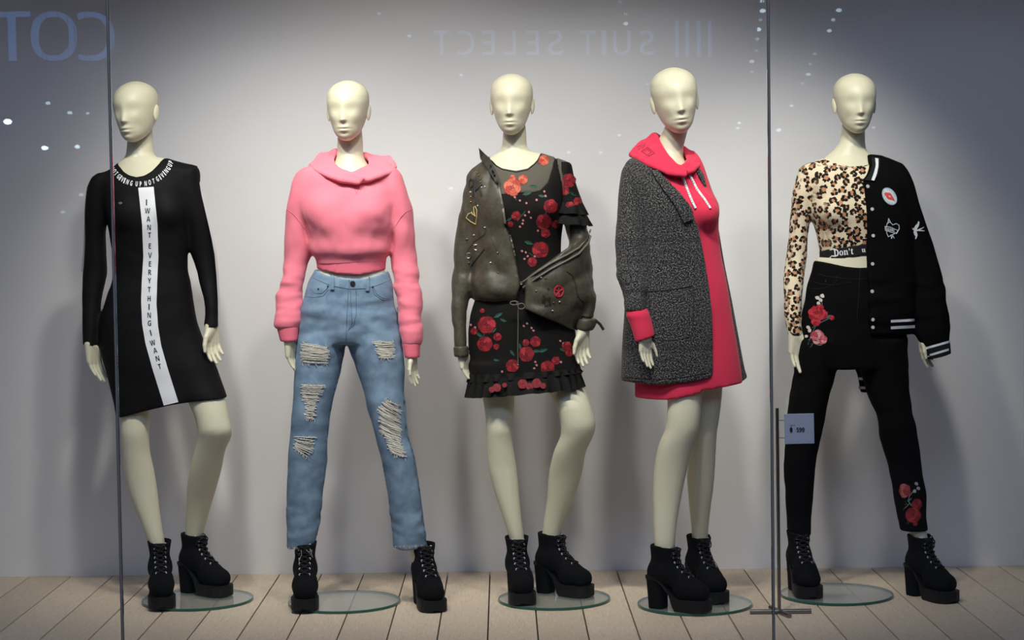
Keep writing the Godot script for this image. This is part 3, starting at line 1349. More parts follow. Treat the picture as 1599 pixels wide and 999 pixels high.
	# spotlights on their track
	var track := thing("light_track", "black ceiling track carrying the window spotlights", "track", Vector3(mx, CEIL_Y - 0.02, 1.345))
	put("rail", bevel_box(Vector3(wd - 0.6, 0.035, 0.035), 0.004), mat("black_metal", Color(0.06, 0.06, 0.06), 0.5, 0.6), track)
	var words := ["above the striped black dress", "above the pink hoodie", "above the floral dress", "above the tweed coat", "above the leopard top"]
	var bulb := mat("spot_lens", Color(1, 0.97, 0.9), 0.4)
	bulb.emission_enabled = true
	bulb.emission = Color(1.0, 0.985, 0.94)
	bulb.emission_energy_multiplier = 3.0
	for k in spots.size():
		var l: SpotLight3D = spots[k]
		var t := thing("track_spotlight", "round black track spotlight " + words[k], "spotlight", Vector3(l.position.x, CEIL_Y - 0.04, l.position.z), "window spotlights")
		var c := CylinderMesh.new()
		c.top_radius = 0.012
		c.bottom_radius = 0.012
		c.height = 0.11
		put("stem", c, mats.black_metal, t).position.y = -0.055
		var st := new_st()
		var pr := [[0.0, 0.045], [0.03, 0.045], [0.05, 0.03], [0.055, -0.10], [0.055, -0.13], [0.050, -0.13], [0.048, -0.10]]
		for s in 24:
			for q in pr.size() - 1:
				var v := []
				for c2 in [[s, q], [s + 1, q], [s + 1, q + 1], [s, q + 1]]:
					var a: float = TAU * c2[0] / 24.0
					v.append(Vector3(cos(a) * pr[c2[1]][0], sin(a) * pr[c2[1]][0], pr[c2[1]][1]))
				quad_from(st, v, Vector3(0, 0, (pr[q][1] + pr[q + 1][1]) / 2))
		var hsg := put("housing", st.commit(), mats.black_metal, t)
		hsg.basis = l.basis
		hsg.position = l.position - t.position + l.basis.z * 0.10
		var disc := CylinderMesh.new()
		disc.top_radius = 0.047
		disc.bottom_radius = 0.047
		disc.height = 0.004
		var lens := put("lamp_lens", disc, bulb, hsg)
		lens.rotation.x = PI / 2
		lens.position.z = -0.085


func mall() -> void:
	# the arcade across from the window; only its mirror image in the glass is seen
	var dark := mat("arcade_wall", Color(0.10, 0.105, 0.115), 0.9, 0.0, 0.1)
	structure("floor_arcade", box_mesh(Vector3(16.0, 0.1, 11.0)), mat("arcade_floor", Color(0.16, 0.165, 0.175), 0.7), Vector3(0, -0.12, 6.85), "dark floor of the arcade")
	structure("ceiling_arcade", box_mesh(Vector3(16.0, 0.1, 11.0)), mat("arcade_ceiling", Color(0.30, 0.31, 0.33), 0.9), Vector3(0, 4.5, 6.85), "ceiling of the arcade")
	structure("wall_arcade", box_mesh(Vector3(16.0, 4.6, 0.2)), dark, Vector3(0, 2.2, 12.3), "dark shop front across the arcade")
	structure("wall_arcade_left", box_mesh(Vector3(0.2, 4.6, 11.0)), dark, Vector3(-8.1, 2.2, 6.85), "dark end wall of the arcade")
	structure("wall_arcade_right", box_mesh(Vector3(0.2, 4.6, 11.0)), dark, Vector3(8.1, 2.2, 6.85), "dark far end wall of the arcade")
	structure("wall_fascia", box_mesh(Vector3(16.0, 4.5 - CEIL_Y, 0.1)), dark, Vector3(0, (4.5 + CEIL_Y) / 2, GLASS_Z), "dark fascia above the shop window")
	structure("wall_pier_left", box_mesh(Vector3(8.0 + SHOP_L, CEIL_Y, 0.1)), dark, Vector3((-8.0 + SHOP_L) / 2, CEIL_Y / 2, GLASS_Z), "dark pier beside the shop window")
	structure("wall_pier_right", box_mesh(Vector3(8.0 - SHOP_R, CEIL_Y, 0.1)), dark, Vector3((8.0 + SHOP_R) / 2, CEIL_Y / 2, GLASS_Z), "dark pier at the other side of the shop window")
	var glow := mat("panel_glow", Color(0.8, 0.88, 1.0), 0.5)
	glow.emission_enabled = true
	glow.emission = Color(0.75, 0.835, 1.0)
	glow.emission_energy_multiplier = 1.0
	for x in [-3.2, 0.0, 3.2]:
		var t := thing("ceiling_light_panel", ["cool white light panel in the arcade ceiling, left", "cool white light panel in the arcade ceiling, middle", "cool white light panel in the arcade ceiling, right"][int(x / 3.2) + 1], "light panel", Vector3(x, 4.45, 4.6), "arcade light panels")
		put("frame", bevel_box(Vector3(2.5, 0.06, 1.3), 0.005), mat("panel_frame", Color(0.5, 0.5, 0.52), 0.6), t).position.y = -0.03
		put("diffuser", box_mesh(Vector3(2.4, 0.01, 1.2)), glow, t).position.y = -0.062
	# illuminated signs opposite
	var mz := 12.2
	sign_letters("COT", Color(0.40, 0.66, 1.0), 1.3, [[150, 57, 76], [85, 57, 76], [20, 57, 76]], mz, "illuminated blue sign lettering across the arcade reading COT", 0.95)
	var spots_px := []
	for c in [["S", 1010], ["U", 971], ["I", 943], ["T", 918], ["S", 867], ["E", 832], ["L", 796], ["E", 763], ["C", 727], ["T", 690]]:
		spots_px.append([c[1], 67, 37, c[0]])
	sign_letters("", Color(0.55, 0.74, 1.0), 0.85, spots_px, mz, "illuminated pale blue sign lettering across the arcade reading SUIT SELECT", 1.0)
	# small hanging lamps
	var lamps := [[12, 190, 9, 9.0], [70, 231, 7, 8.0], [121, 229, 6, 4.0], [75, 161, 5, 2.5], [109, 176, 5, 2.5], [137, 177, 4, 1.8], [212, 243, 5, 0.9], [592, 21, 4, 1.0], [639, 56, 4, 1.2], [720, 117, 4, 0.9], [968, 3, 4, 0.8], [977, 22, 4, 1.2], [977, 37, 5, 1.8],
		[1190, 2, 5, 2.0], [1191, 17, 6, 3.0], [1187, 31, 5, 0.8], [1184, 46, 6, 3.0], [1182, 61, 5, 1.2], [1181, 79, 4, 0.8], [1174, 96, 5, 1.6], [1174, 112, 4, 0.7], [1310, 16, 6, 2.2], [1301, 31, 5, 1.4], [1295, 48, 5, 2.0], [1272, 84, 4, 1.2], [1265, 100, 4, 1.0], [1262, 116, 5, 1.6], [1253, 130, 4, 0.7], [1236, 165, 4, 1.6], [1216, 203, 5, 2.2], [1154, 192, 4, 2.2], [1152, 200, 4, 1.2], [1364, 199, 4, 1.2],
		[967, 211, 4, 1.4], [888, 238, 4, 0.9], [938, 238, 4, 0.9], [1011, 131, 3, 0.6], [704, 294, 5, 0.9], [127, 304, 5, 1.2], [98, 331, 5, 0.9], [188, 317, 4, 0.8]]
	for n in lamps.size():
		var d: Array = lamps[n]
		var p := mirror_at(d[0], d[1], 11.9 - 0.22 * (n % 5))
		var t := thing("pendant_lamp", "small round hanging lamp in the arcade, mirrored in the glass", "lamp", p, "hanging lamps of the arcade")
		var s := SphereMesh.new()
		s.radius = 0.0038 * d[2]
		s.height = s.radius * 1.3
		s.radial_segments = 14
		s.rings = 7
		var key := "lamp_glow_%d" % int(d[3] * 10)
		var lm := mat(key, Color(0.85, 0.92, 1.0), 0.4)
		lm.emission_enabled = true
		lm.emission = Color(0.80, 0.92, 1.0)
		lm.emission_energy_multiplier = d[3] * 2.2
		put("lamp_globe", s, lm, t)
		var c := CylinderMesh.new()
		c.top_radius = 0.003
		c.bottom_radius = 0.003
		c.height = 4.45 - p.y - s.radius * 0.6
		c.radial_segments = 5
		put("cord", c, mats.black_metal, t).position.y = c.height / 2 + s.radius * 0.6


func mirror_at(px: float, py: float, z: float) -> Vector3:
	# the place in the arcade whose mirror image in the glass is seen at that spot
	var p := at(px, py, 2.0 * GLASS_Z - z)
	return Vector3(p.x, p.y, z)


func sign_letters(word: String, c: Color, power: float, list: Array, z: float, label: String, squeeze: float) -> void:
	var first := mirror_at(list[0][0], list[0][1], z)
	var t := thing("shop_sign", label, "sign", first)
	var m := mat("sign_glow_%d" % int(power * 100), c, 0.4)
	m.emission_enabled = true
	m.emission = c
	m.emission_energy_multiplier = power
	for i in list.size():
		var d: Array = list[i]
		var tm := TextMesh.new()
		tm.text = d[3] if d.size() > 3 else word[i]
		if tm.text == "I":
			var it := mirror_at(d[0], d[1] - d[2] * 0.5, z)
			var il := mirror_at(d[0], d[1] + d[2] * 0.5, z)
			put("letter", box_mesh(Vector3(0.04, it.y - il.y, 0.08)), m, t).position = (it + il) / 2 - first
			continue
		tm.font = thin
		tm.font_size = 64
		tm.pixel_size = 0.01
		tm.depth = 0.08
		tm.curve_step = 2.0
		var top := mirror_at(d[0], d[1] - d[2] * 0.5, z)
		var low := mirror_at(d[0], d[1] + d[2] * 0.5, z)
		var k := (top.y - low.y) / 0.457
		var o := put("letter", tm, m, t)
		o.scale = Vector3(k * squeeze * (1.15 if word else 1.0), k, 1.0)
		o.rotation.y = PI
		var bx := tm.get_aabb()
		var mid := bx.position + bx.size * 0.5
		o.position = (top + low) / 2 - first + Vector3(mid.x * o.scale.x, -mid.y * k, 0)
	if not word:
		# four upright bars stand before the name
		for px in [1057, 1073, 1091, 1108]:
			var top := mirror_at(px, 32, z)
			var low := mirror_at(px, 89, z)
			put("bar", box_mesh(Vector3(0.030, top.y - low.y, 0.05)), m, t).position = (top + low) / 2 - first


func price_stand() -> void:
	var z := 0.282
	var foot := at(1217, 957, z)
	var t := thing("price_stand", "slim metal price stand with a grey-blue card reading 599", "price stand", Vector3(foot.x, 0, z))
	var top := at(1213.5, 637, z)
	var st := new_st()
	var p0 := Vector3(0, 0.008, 0)
	var p1 := top - t.position
	tube(st, [p0, p0.lerp(p1, 0.5), p1], 0.0058, 8)
	put("pole", st.commit(), mats.steel, t)
	st = new_st()
	tube(st, [Vector3(-0.100, 0.008, 0.0), Vector3(0.0, 0.008, 0), Vector3(0.108, 0.008, 0.0)], 0.0085, 12)
	put("foot_bar", st.commit(), mats.steel, t)
	st = new_st()
	tube(st, [Vector3(-0.022, 0.008, -0.075), Vector3(0.0, 0.008, 0.0), Vector3(0.026, 0.008, 0.075)], 0.008, 12)
	put("foot_bar", st.commit(), mats.steel, t)
	for y in [656.0, 683.5]:
		st = new_st()
		tube(st, [at(1214, y, z) - t.position, at(1219, y, z) - t.position, at(1226, y, z) - t.position], 0.0016, 6)
		put("arm", st.commit(), mats.steel, t)
	var a := at(1225, 693, z)
	var b := at(1271, 645.5, z)
	var panel := put("card", bevel_box(Vector3(b.x - a.x, b.y - a.y, 0.005), 0.0008), mat("card_blue", Color(0.60, 0.645, 0.74), 0.5), t, "grey-blue price card")
	panel.position = (a + b) / 2 - t.position
	panel.rotation.z = 0.012
	var lt := new_st()
	var fn := Field.new(Vector3.ZERO, Vector3.ONE * 0.02, 0.01)
	fn.depth.resize(fn.nx * fn.ny)
	fn.depth.fill(z + 0.0035)
	letters(lt, fn, "599", 1250, 671, 7.0, z, 0.0, t.position, 0.0, 0.82)
	letters(lt, fn, "B", 1235.5, 671, 6.6, z, 0.0, t.position, 0.0, 0.95)
	stroke(lt, fn, [[1235.5, 666.2], [1235.5, 675.8]], 1.0, z, 0.0003, t.position)
	letters(lt, fn, "Long Tee", 1237.5, 664, 1.6, z, 0.0, t.position, 0.0, 0.9)
	put("price_lettering", lt.commit(), mat("ink", Color(0.07, 0.09, 0.13), 0.6), t)


func garment(called: String, f: Field, m: Node3D, material: Material, label: String) -> MeshInstance3D:
	return put(called, mesh_of(f.arrays(m.position)), material, m, label)


func mannequin_stripe() -> void:
	var zc := -0.07
	var m := thing("mannequin", "cream mannequin in a black long-sleeved dress with a white lettered centre stripe", "mannequin", Vector3(-1.305, 0.0, -0.061), "shop window mannequins")
	var off := m.position
	glass_base(m, -1.305, -0.061)
	var torso := rows([[246, 196, 256, -0.01, 0.04, 0.05], [251, 186, 270, -0.01, 0.05, 0.055], [256, 180, 289, -0.01, 0.055, 0.06], [260, 175, 300, -0.005, 0.06, 0.064], [266, 167, 305, 0.0, 0.067, 0.07], [272, 157, 307, 0, 0.073, 0.074], [279, 148, 307, 0, 0.08, 0.078], [300, 154, 303, 0, 0.098, 0.084],
		[330, 163, 300, 0, 0.108, 0.084], [349, 168, 297.5, 0, 0.108, 0.082], [378, 172.5, 295, 0, 0.094, 0.08], [400, 176, 292.5, 0, 0.086, 0.078], [420, 177, 293, 0, 0.083, 0.078], [440, 174, 297, 0, 0.086, 0.084], [458, 167.5, 300, 0, 0.09, 0.094], [491, 158.5, 305, 0, 0.098, 0.106],
		[521, 155, 314, 0, 0.100, 0.106], [548, 158.5, 325, 0.005, 0.100, 0.10], [572, 164.5, 335.5, 0.01, 0.098, 0.098], [599, 172, 343, 0.012, 0.095, 0.095], [620, 178.6, 349, 0.015, 0.095, 0.095], [656, 187.5, 354, 0.015, 0.095, 0.095]], zc)
	var arm_l := rows([[270, 153, 172, 0, 0.03, 0.03], [275, 146, 172, 0, 0.04, 0.04], [281, 142, 172, 0, 0.046, 0.046], [295, 137.5, 172, 0, 0.05, 0.05], [325, 134.5, 169.5, -0.005, 0.048, 0.048], [346, 134, 167.5, -0.012, 0.046, 0.046], [370, 133.6, 165, -0.02, 0.044, 0.044], [407, 131.5, 166, -0.028, 0.043, 0.043], [428, 129.4, 166.4, -0.03, 0.043, 0.043],
		[455, 128.5, 161, -0.02, 0.04, 0.04], [472, 128.5, 158, -0.012, 0.037, 0.037], [515, 128.7, 152.5, 0.01, 0.031, 0.031], [540, 129, 150.6, 0.02, 0.028, 0.028]], zc)
	var arm_r := rows([[261, 296, 305, 0, 0.03, 0.03], [266, 288, 308, 0, 0.042, 0.042], [276, 282, 311, 0, 0.048, 0.048], [304, 284, 315, 0, 0.05, 0.05], [340, 290, 324, -0.005, 0.046, 0.046], [378, 296, 332, -0.02, 0.043, 0.043], [397, 299, 335.6, -0.028, 0.042, 0.042], [413, 305, 338, -0.03, 0.041, 0.041], [437, 311, 339.5, -0.024, 0.037, 0.037],
		[467, 318, 341, -0.005, 0.033, 0.033], [485, 320, 341.5, 0.005, 0.03, 0.03], [511, 317, 341.5, 0.02, 0.028, 0.028]], zc)
	var leg_l := rows([[575, 182, 238, 0.005, 0.055, 0.06], [605, 181, 242, 0.012, 0.062, 0.062], [630, 185, 238, 0.02, 0.06, 0.06], [656, 188, 233.4, 0.03, 0.055, 0.055], [677, 189, 232.5, 0.035, 0.053, 0.052], [703, 190.5, 233.5, 0.03, 0.048, 0.052], [734, 193.8, 240, 0.025, 0.045, 0.056], [760, 199, 244.5, 0.025, 0.042, 0.056], [779, 205, 247, 0.028, 0.04, 0.052], [810, 217.5, 251, 0.035, 0.036, 0.042], [849, 232.5, 257.5, 0.045, 0.031, 0.033], [890, 240, 262, 0.05, 0.029, 0.03]], zc)
	var leg_r := rows([[550, 275, 315, 0.0, 0.05, 0.05], [575, 274, 329, 0.008, 0.064, 0.064], [600, 281, 341, 0.022, 0.066, 0.066], [613, 287, 347, 0.032, 0.065, 0.065], [627, 294, 352, 0.04, 0.062, 0.062], [654, 305.5, 358, 0.055, 0.058, 0.055], [671, 308.5, 362, 0.06, 0.056, 0.052], [684, 308.5, 360.5, 0.05, 0.052, 0.052], [703, 304, 352, 0.03, 0.047, 0.054], [730, 296.5, 346.5, 0.0, 0.045, 0.058], [756, 292.5, 339.5, -0.03, 0.042, 0.056], [783, 291.3, 331.5, -0.06, 0.038, 0.046], [813, 289.6, 323, -0.085, 0.033, 0.038], [840, 288.4, 315.5, -0.1, 0.03, 0.032], [875, 287, 307, -0.105, 0.028, 0.03]], zc)
	var neck := rows([[200, 202, 240, -0.03, 0.045, 0.045], [222, 197.5, 239.5, -0.028, 0.05, 0.048], [240, 196, 241.5, -0.022, 0.05, 0.05], [248, 192, 246, -0.018, 0.052, 0.056], [256, 187, 253, -0.012, 0.056, 0.06], [266, 188, 252, -0.005, 0.062, 0.065], [285, 192, 248, 0, 0.066, 0.07], [310, 196, 244, 0, 0.066, 0.07]], zc)
	body(m, [[above(torso, 545), 0.008, 0.0], [arm_l, 0.004, 0.01], [arm_r, 0.004, 0.01], [leg_l, 0.0, 0.015], [leg_r, 0.0, 0.015], [neck, 0.003, 0.014]],
		[[210.5, 127], [203.5, 222.5], zc + 0.005, -0.27, 0.05, 0.03],
		[[141, 534, zc + 0.022, 1.0, 0.15, 1, 0.93, hand_open, 0.1], [330, 507, zc + 0.022, 0.75, 0.03, -1, 0.90, hand_curl, 0.0]])
	var f := field_for([torso, arm_l, arm_r], 0.0055)
	f.column(torso)
	f.column(arm_l, 0.02)
	f.column(arm_r, 0.02)
	f.column(above(leg_l, 665), 0.03, -0.007)
	f.column(above(leg_r, 665), 0.03, -0.007)
	for b in [[199, 333], [262, 331]]:
		f.cone(at(b[0], b[1], zc + 0.055), at(b[0], b[1], zc + 0.063), 0.05, 0.045, 0.04)
	f.wrinkle(noise(7.0, 3, 2), 0.0022, Vector3(1.0, 1.5, 1), at(0, 540, zc).y, at(0, 380, zc).y)
	f.wrinkle(noise(5.0, 4, 2), 0.003, Vector3(1.3, 0.6, 1))
	f.trim(curve([[183, 251.5], [190, 260], [198, 268.5], [208, 274.5], [220, 277.5], [232, 275], [243, 268], [251, 258], [257.5, 246]], zc), 1, true)
	f.trim(curve([[150, 655], [187, 650.5], [205, 646.5], [226, 640.5], [256, 633], [278.5, 628], [315, 623], [360, 619]], zc), -1)
	var dress := garment("dress", f, m, mats.black_knit, "black long-sleeved jersey mini dress")
	var st := new_st()
	strip(st, f, [[216, 293], [222, 350], [224, 400], [221.5, 440], [220.5, 470], [222, 505], [227, 535], [238, 575], [256, 633]], [[240, 291.5], [246, 350], [247.5, 400], [245.5, 440], [244.5, 475], [247, 510], [252, 540], [262, 575], [278.5, 627.5]], zc, 0.0018, off, 5)
	put("centre_stripe", st.commit(), mats.white_print, dress, "white centre stripe")
	st = new_st()
	var path := [[229, 316], [230.5, 329], [232, 342], [233, 355], [233.8, 367], [234.3, 384], [234.6, 398.5], [234.5, 412], [234.2, 425], [233.6, 438], [233.4, 452], [233.1, 466], [233, 479], [233.2, 492], [233.6, 504.5], [235.6, 519.5], [238.6, 535], [242.5, 547], [246.3, 559.5], [249.5, 572]]
	var word := "IWANTEVERYTHINGIWANT"
	for n in word.length():
		st = new_st()
		letters(st, f, word[n], path[n][0], path[n][1], 8.2, zc, 0.0026, off, 0.0 if n < 15 else -0.24, 0.8)
		put("stripe_letter", st.commit(), mats.black_print, dress, "small dark capital on the white stripe" if n == 0 else "")
	st = new_st()
	var around := "NOTGIVINGUPNOTGIVINGUP"
	var spots_at := [[175.6, 262.5], [178.6, 267], [181.6, 271], [185.6, 275.2], [188.4, 277.6], [191.6, 280], [194.8, 282], [199.4, 284], [205.4, 285.8], [213.6, 287], [219.8, 287.2], [227.6, 286.4], [234, 284.8], [240, 282.6], [246, 279.4], [250.2, 276.6], [253.8, 273.6], [256.8, 270.4], [259.8, 266.8], [263, 262.6], [265.4, 257.6], [267, 252.8]]
	var turns := [0.95, 0.9, 0.8, 0.65, 0.58, 0.5, 0.42, 0.34, 0.25, 0.1, 0.0, -0.06, -0.14, -0.25, -0.42, -0.55, -0.62, -0.72, -0.8, -0.9, -1.05, -1.15]
	for n in around.length():
		st = new_st()
		letters(st, f, around[n], spots_at[n][0], spots_at[n][1], 7.6, zc, 0.0024, off, turns[n], 0.56)
		put("neck_letter", st.commit(), mats.white_print, dress, "white capital at the neckline" if n == 0 else "")
	# white tapes down the outer arms, with small dark lettering
	for e in [[[[144, 282], [139, 294], [136, 325], [135, 360], [133, 400], [131, 425]], 1.0], [[[310.5, 272], [315.5, 304], [324, 340], [332, 375], [336, 397], [339, 430], [341, 465], [341.8, 510]], -1.0]]:
		var pts := []
		var c := 0
		for q: Array in e[0]:
			var p := at(q[0], q[1], zc - 0.012) - off
			pts.append(p + Vector3(-0.0035 * e[1], 0, 0.0))
			c += 1
		var tape := new_st()
		for i in pts.size() - 1:
			var a: Vector3 = pts[i]
			var b: Vector3 = pts[i + 1]
			var w := Vector3(-0.002 * e[1], 0, 0)
			var dpt := Vector3(0.003 * e[1], 0, 0.026)
			quad_from(tape, [a + w + dpt, b + w + dpt, b + w, a + w], (a + b) / 2 + Vector3(0.05 * e[1], 0, 0))
			quad_from(tape, [a + w, b + w, b + w * 0.0 - Vector3(0, 0, 0.012), a - Vector3(0, 0, 0.012)], (a + b) / 2 + Vector3(0.05 * e[1], 0, 0))
		put("sleeve_tape", tape.commit(), mats.white_print, dress, "white lettered tape down the sleeve")
	boot(m, 249, 850, -0.018, 14.0, 0.0097)
	boot(m, 302, 842, -0.172, 56.0, 0.0097)


func mannequin_pink() -> void:
	var zc := 0.03
	var m := thing("mannequin", "cream mannequin in a pink cropped hoodie and ripped blue jeans", "mannequin", Vector3(-0.766, 0.0, 0.011), "shop window mannequins")
	var off := m.position
	glass_base(m, -0.766, 0.011)
	var torso := rows([[250, 508, 596, -0.01, 0.05, 0.06], [256, 490, 610, -0.01, 0.06, 0.065], [262, 477, 616, 0, 0.07, 0.072], [268, 467, 621, 0, 0.08, 0.08], [276, 461, 627, 0, 0.088, 0.085], [288, 459, 629, 0, 0.1, 0.09], [305, 463, 627, 0, 0.115, 0.092], [328, 469, 622, 0, 0.128, 0.094], [350, 476, 617, 0, 0.132, 0.096], [372, 481, 613, 0, 0.130, 0.098], [386, 482, 612.5, 0, 0.128, 0.1], [394, 484.5, 611, 0, 0.122, 0.098], [400, 490, 606, 0, 0.112, 0.094], [405, 493, 603, 0, 0.104, 0.09], [412, 494, 602.5, 0, 0.1, 0.088]], zc)
	var rib := rows([[401, 492, 604, 0, 0.105, 0.092], [410, 494.5, 602.5, 0, 0.101, 0.09], [420, 495, 602, 0, 0.1, 0.09], [432, 495, 602.5, 0, 0.1, 0.09]], zc)
	var arm_l := rows([[263, 474, 490, 0, 0.04, 0.04], [270, 464, 492, 0, 0.05, 0.05], [283, 457, 494, 0, 0.056, 0.056], [301, 452, 494, 0, 0.06, 0.06], [328, 446.6, 492, -0.005, 0.06, 0.06], [355, 445, 490, -0.01, 0.058, 0.058], [380, 444.5, 488, -0.015, 0.056, 0.056], [398, 443.5, 486, -0.018, 0.054, 0.054], [413, 442, 481, -0.018, 0.052, 0.052], [434, 440, 476, -0.01, 0.05, 0.05], [464, 431.5, 473, 0.005, 0.048, 0.048], [482, 429.5, 471.5, 0.012, 0.047, 0.047], [500, 428.8, 469.5, 0.02, 0.046, 0.046], [508, 428.6, 468, 0.022, 0.044, 0.044], [514, 431, 466.5, 0.024, 0.038, 0.038]], zc)
	var cuff_l := rows([[509, 432, 467, 0.024, 0.038, 0.038], [518, 434, 466, 0.026, 0.036, 0.036], [527, 436.3, 465.2, 0.028, 0.034, 0.034], [533, 437.5, 464.7, 0.03, 0.033, 0.033]], zc)
	var arm_r := rows([[266, 607, 621, 0, 0.04, 0.04], [273, 604, 626, 0, 0.05, 0.05], [285, 602, 631.5, 0, 0.056, 0.056], [301, 602, 637, 0, 0.06, 0.06], [328, 604, 645, -0.005, 0.06, 0.06], [355, 607, 648, -0.01, 0.058, 0.058], [380, 609, 649.8, -0.015, 0.055, 0.055], [405, 610, 651.5, -0.018, 0.053, 0.053], [440, 614, 654.7, -0.005, 0.05, 0.05], [476, 620, 658.5, 0.01, 0.048, 0.048], [509, 624.6, 660.3, 0.02, 0.046, 0.046], [526, 626.5, 660.5, 0.024, 0.044, 0.044], [538, 628.5, 657.5, 0.026, 0.038, 0.038]], zc)
	var cuff_r := rows([[534, 628, 657, 0.026, 0.037, 0.037], [545, 629.8, 655.8, 0.028, 0.034, 0.034], [558, 631.5, 655.5, 0.03, 0.033, 0.033]], zc)
	var hip := rows([[412, 495, 604, 0, 0.092, 0.09], [422, 491, 606, 0, 0.096, 0.094], [434, 484, 610, 0, 0.099, 0.1], [446, 479.5, 614, 0, 0.103, 0.106], [464, 474.6, 617, 0, 0.106, 0.112], [482, 470, 619, 0, 0.106, 0.114], [500, 467, 622, 0, 0.104, 0.114], [520, 465, 626.3, 0, 0.10, 0.11], [536, 464, 628, 0, 0.09, 0.10]], zc)
	var leg_l := rows([[502, 485, 532, 0.0, 0.075, 0.08], [530, 464.2, 540.5, 0, 0.097, 0.1], [545, 463.5, 538.5, 0, 0.095, 0.096], [572, 461, 533, 0, 0.09, 0.09], [602, 459.2, 525.6, 0.005, 0.085, 0.083], [629, 457.5, 519.6, 0.008, 0.08, 0.078], [650, 455.4, 514.8, 0.01, 0.077, 0.075], [702, 451, 510.6, 0.01, 0.072, 0.072], [755, 448.8, 506, 0.005, 0.067, 0.07], [800, 447.5, 501.5, 0.0, 0.064, 0.066], [832, 447.4, 497, 0.0, 0.06, 0.062], [862, 447.4, 491.5, 0.0, 0.056, 0.06]], zc)
	var leg_r := rows([[502, 550, 606, 0, 0.075, 0.08], [530, 542, 627.5, 0, 0.097, 0.1], [547, 546.5, 629, 0, 0.095, 0.096], [566, 554, 630.5, 0, 0.092, 0.09], [596, 563, 631.4, 0.005, 0.086, 0.084], [629, 572, 632.4, 0.01, 0.08, 0.078], [650, 577.7, 633.6, 0.014, 0.077, 0.075], [681, 585.5, 637, 0.018, 0.076, 0.073], [700, 590.7, 645, 0.02, 0.075, 0.072], [720, 596, 649, 0.02, 0.072, 0.071], [741, 601.4, 652.3, 0.02, 0.07, 0.07], [772, 605.6, 657, 0.018, 0.067, 0.068], [807, 610.8, 661.5, 0.015, 0.064, 0.066], [830, 613, 664, 0.013, 0.062, 0.064], [858, 615.4, 666.7, 0.01, 0.06, 0.062]], zc)
	var shin_l := rows([[780, 460, 494, 0.01, 0.04, 0.045], [840, 463, 489, 0.01, 0.03, 0.033], [895, 464, 488, 0.01, 0.028, 0.03]], zc)
	var shin_r := rows([[780, 616, 648, 0.01, 0.04, 0.045], [840, 634, 658, 0.015, 0.028, 0.03], [895, 648, 671, 0.02, 0.026, 0.03]], zc)
	var neck := rows([[198, 527, 566, -0.03, 0.045, 0.045], [222, 525.8, 567.5, -0.028, 0.048, 0.05], [240, 525.3, 568, -0.02, 0.05, 0.05], [252, 522, 572, -0.015, 0.055, 0.058], [264, 516, 580, -0.008, 0.060, 0.062], [280, 512, 584, 0, 0.066, 0.065], [310, 512, 584, 0, 0.07, 0.065]], zc)
	body(m, [[below(torso, 272), 0.02, 0.0], [hip, 0.012, 0.02], [arm_l, 0.018, 0.01], [arm_r, 0.018, 0.01], [cuff_l, 0.008, 0.01], [cuff_r, 0.008, 0.01], [above(leg_l, 825), 0.016, 0.01], [above(leg_r, 825), 0.016, 0.01], [shin_l, 0.0, 0.02], [shin_r, 0.0, 0.02], [neck, 0.002, 0.02]],
		[[543, 125.5], [541, 220.5], zc + 0.005, -0.09, 0.0, 0.03],
		[[451, 528, zc + 0.03, 1.15, 0.10, 1, 0.83, hand_open, 0.12], [644, 551, zc + 0.03, 1.0, -0.02, -1, 0.72, hand_open, 0.0]])
	var f := field_for([torso, arm_l, arm_r], 0.0058)
	f.column(torso)
	f.column(arm_l, 0.018)
	f.column(arm_r, 0.018)
	for b in [[510, 335], [575, 335]]:
		f.cone(at(b[0], b[1], zc + 0.066), at(b[0], b[1], zc + 0.07), 0.058, 0.05, 0.06)
	f.wrinkle(noise(6.0, 13, 2), 0.005, Vector3(1.0, 1.3, 1.0))
	f.wrinkle(noise(10.0, 14, 2), 0.007, Vector3(0.6, 2.0, 0.8), at(0, 545, zc).y, at(0, 415, zc).y, 0.06)
	f.wrinkle(noise(8.0, 15, 2), 0.005, Vector3(1.6, 0.8, 1.0), at(0, 410, zc).y, at(0, 340, zc).y, 0.04)
	f.trim(curve([[506, 250], [515, 258], [527, 264], [540, 269], [556, 273], [566, 270], [578, 263], [588, 257], [598, 250]], zc + 0.06), 1, true)
	var sweat := garment("hoodie", f, m, mats.pink_fleece, "pink cropped hooded sweatshirt")
	# the drop-shoulder seams and the small notch under the hood
	var st := new_st()
	tube(st, drape_path(f, [[447.5, 326], [458, 334], [468, 346], [478, 360], [484, 372]], zc, 0.0003, off), 0.0016, 5)
	tube(st, drape_path(f, [[643, 327], [633, 331], [625, 340], [618, 352]], zc, 0.0003, off), 0.0016, 5)
	tube(st, drape_path(f, [[548, 279], [553, 290], [557, 303], [561, 290], [565, 279]], zc, 0.0003, off), 0.0010, 5)
	put("seams", st.commit(), mats.pink_rib, sweat).set_meta("kind", "stuff")
	var fr := field_for([rib], 0.0055)
	fr.column(rib)
	fr.trim(curve([[480, 416], [493, 418.5], [530, 426.5], [566, 428.5], [603, 421.5], [615, 418]], zc), -1)
	put("waistband", mesh_of(fr.arrays(off)), mats.pink_rib, sweat, "ribbed pink waistband")
	for c in [cuff_l, cuff_r]:
		var fc := field_for([c], 0.005)
		fc.column(c)
		put("cuff", mesh_of(fc.arrays(off)), mats.pink_rib, sweat, "ribbed pink cuff")
	# hood lying round the neck
	var fh := Field.new(at(465, 300, zc) + Vector3(0, 0, -0.19), at(640, 215, zc) + Vector3(0, 0, 0.20), 0.0045)
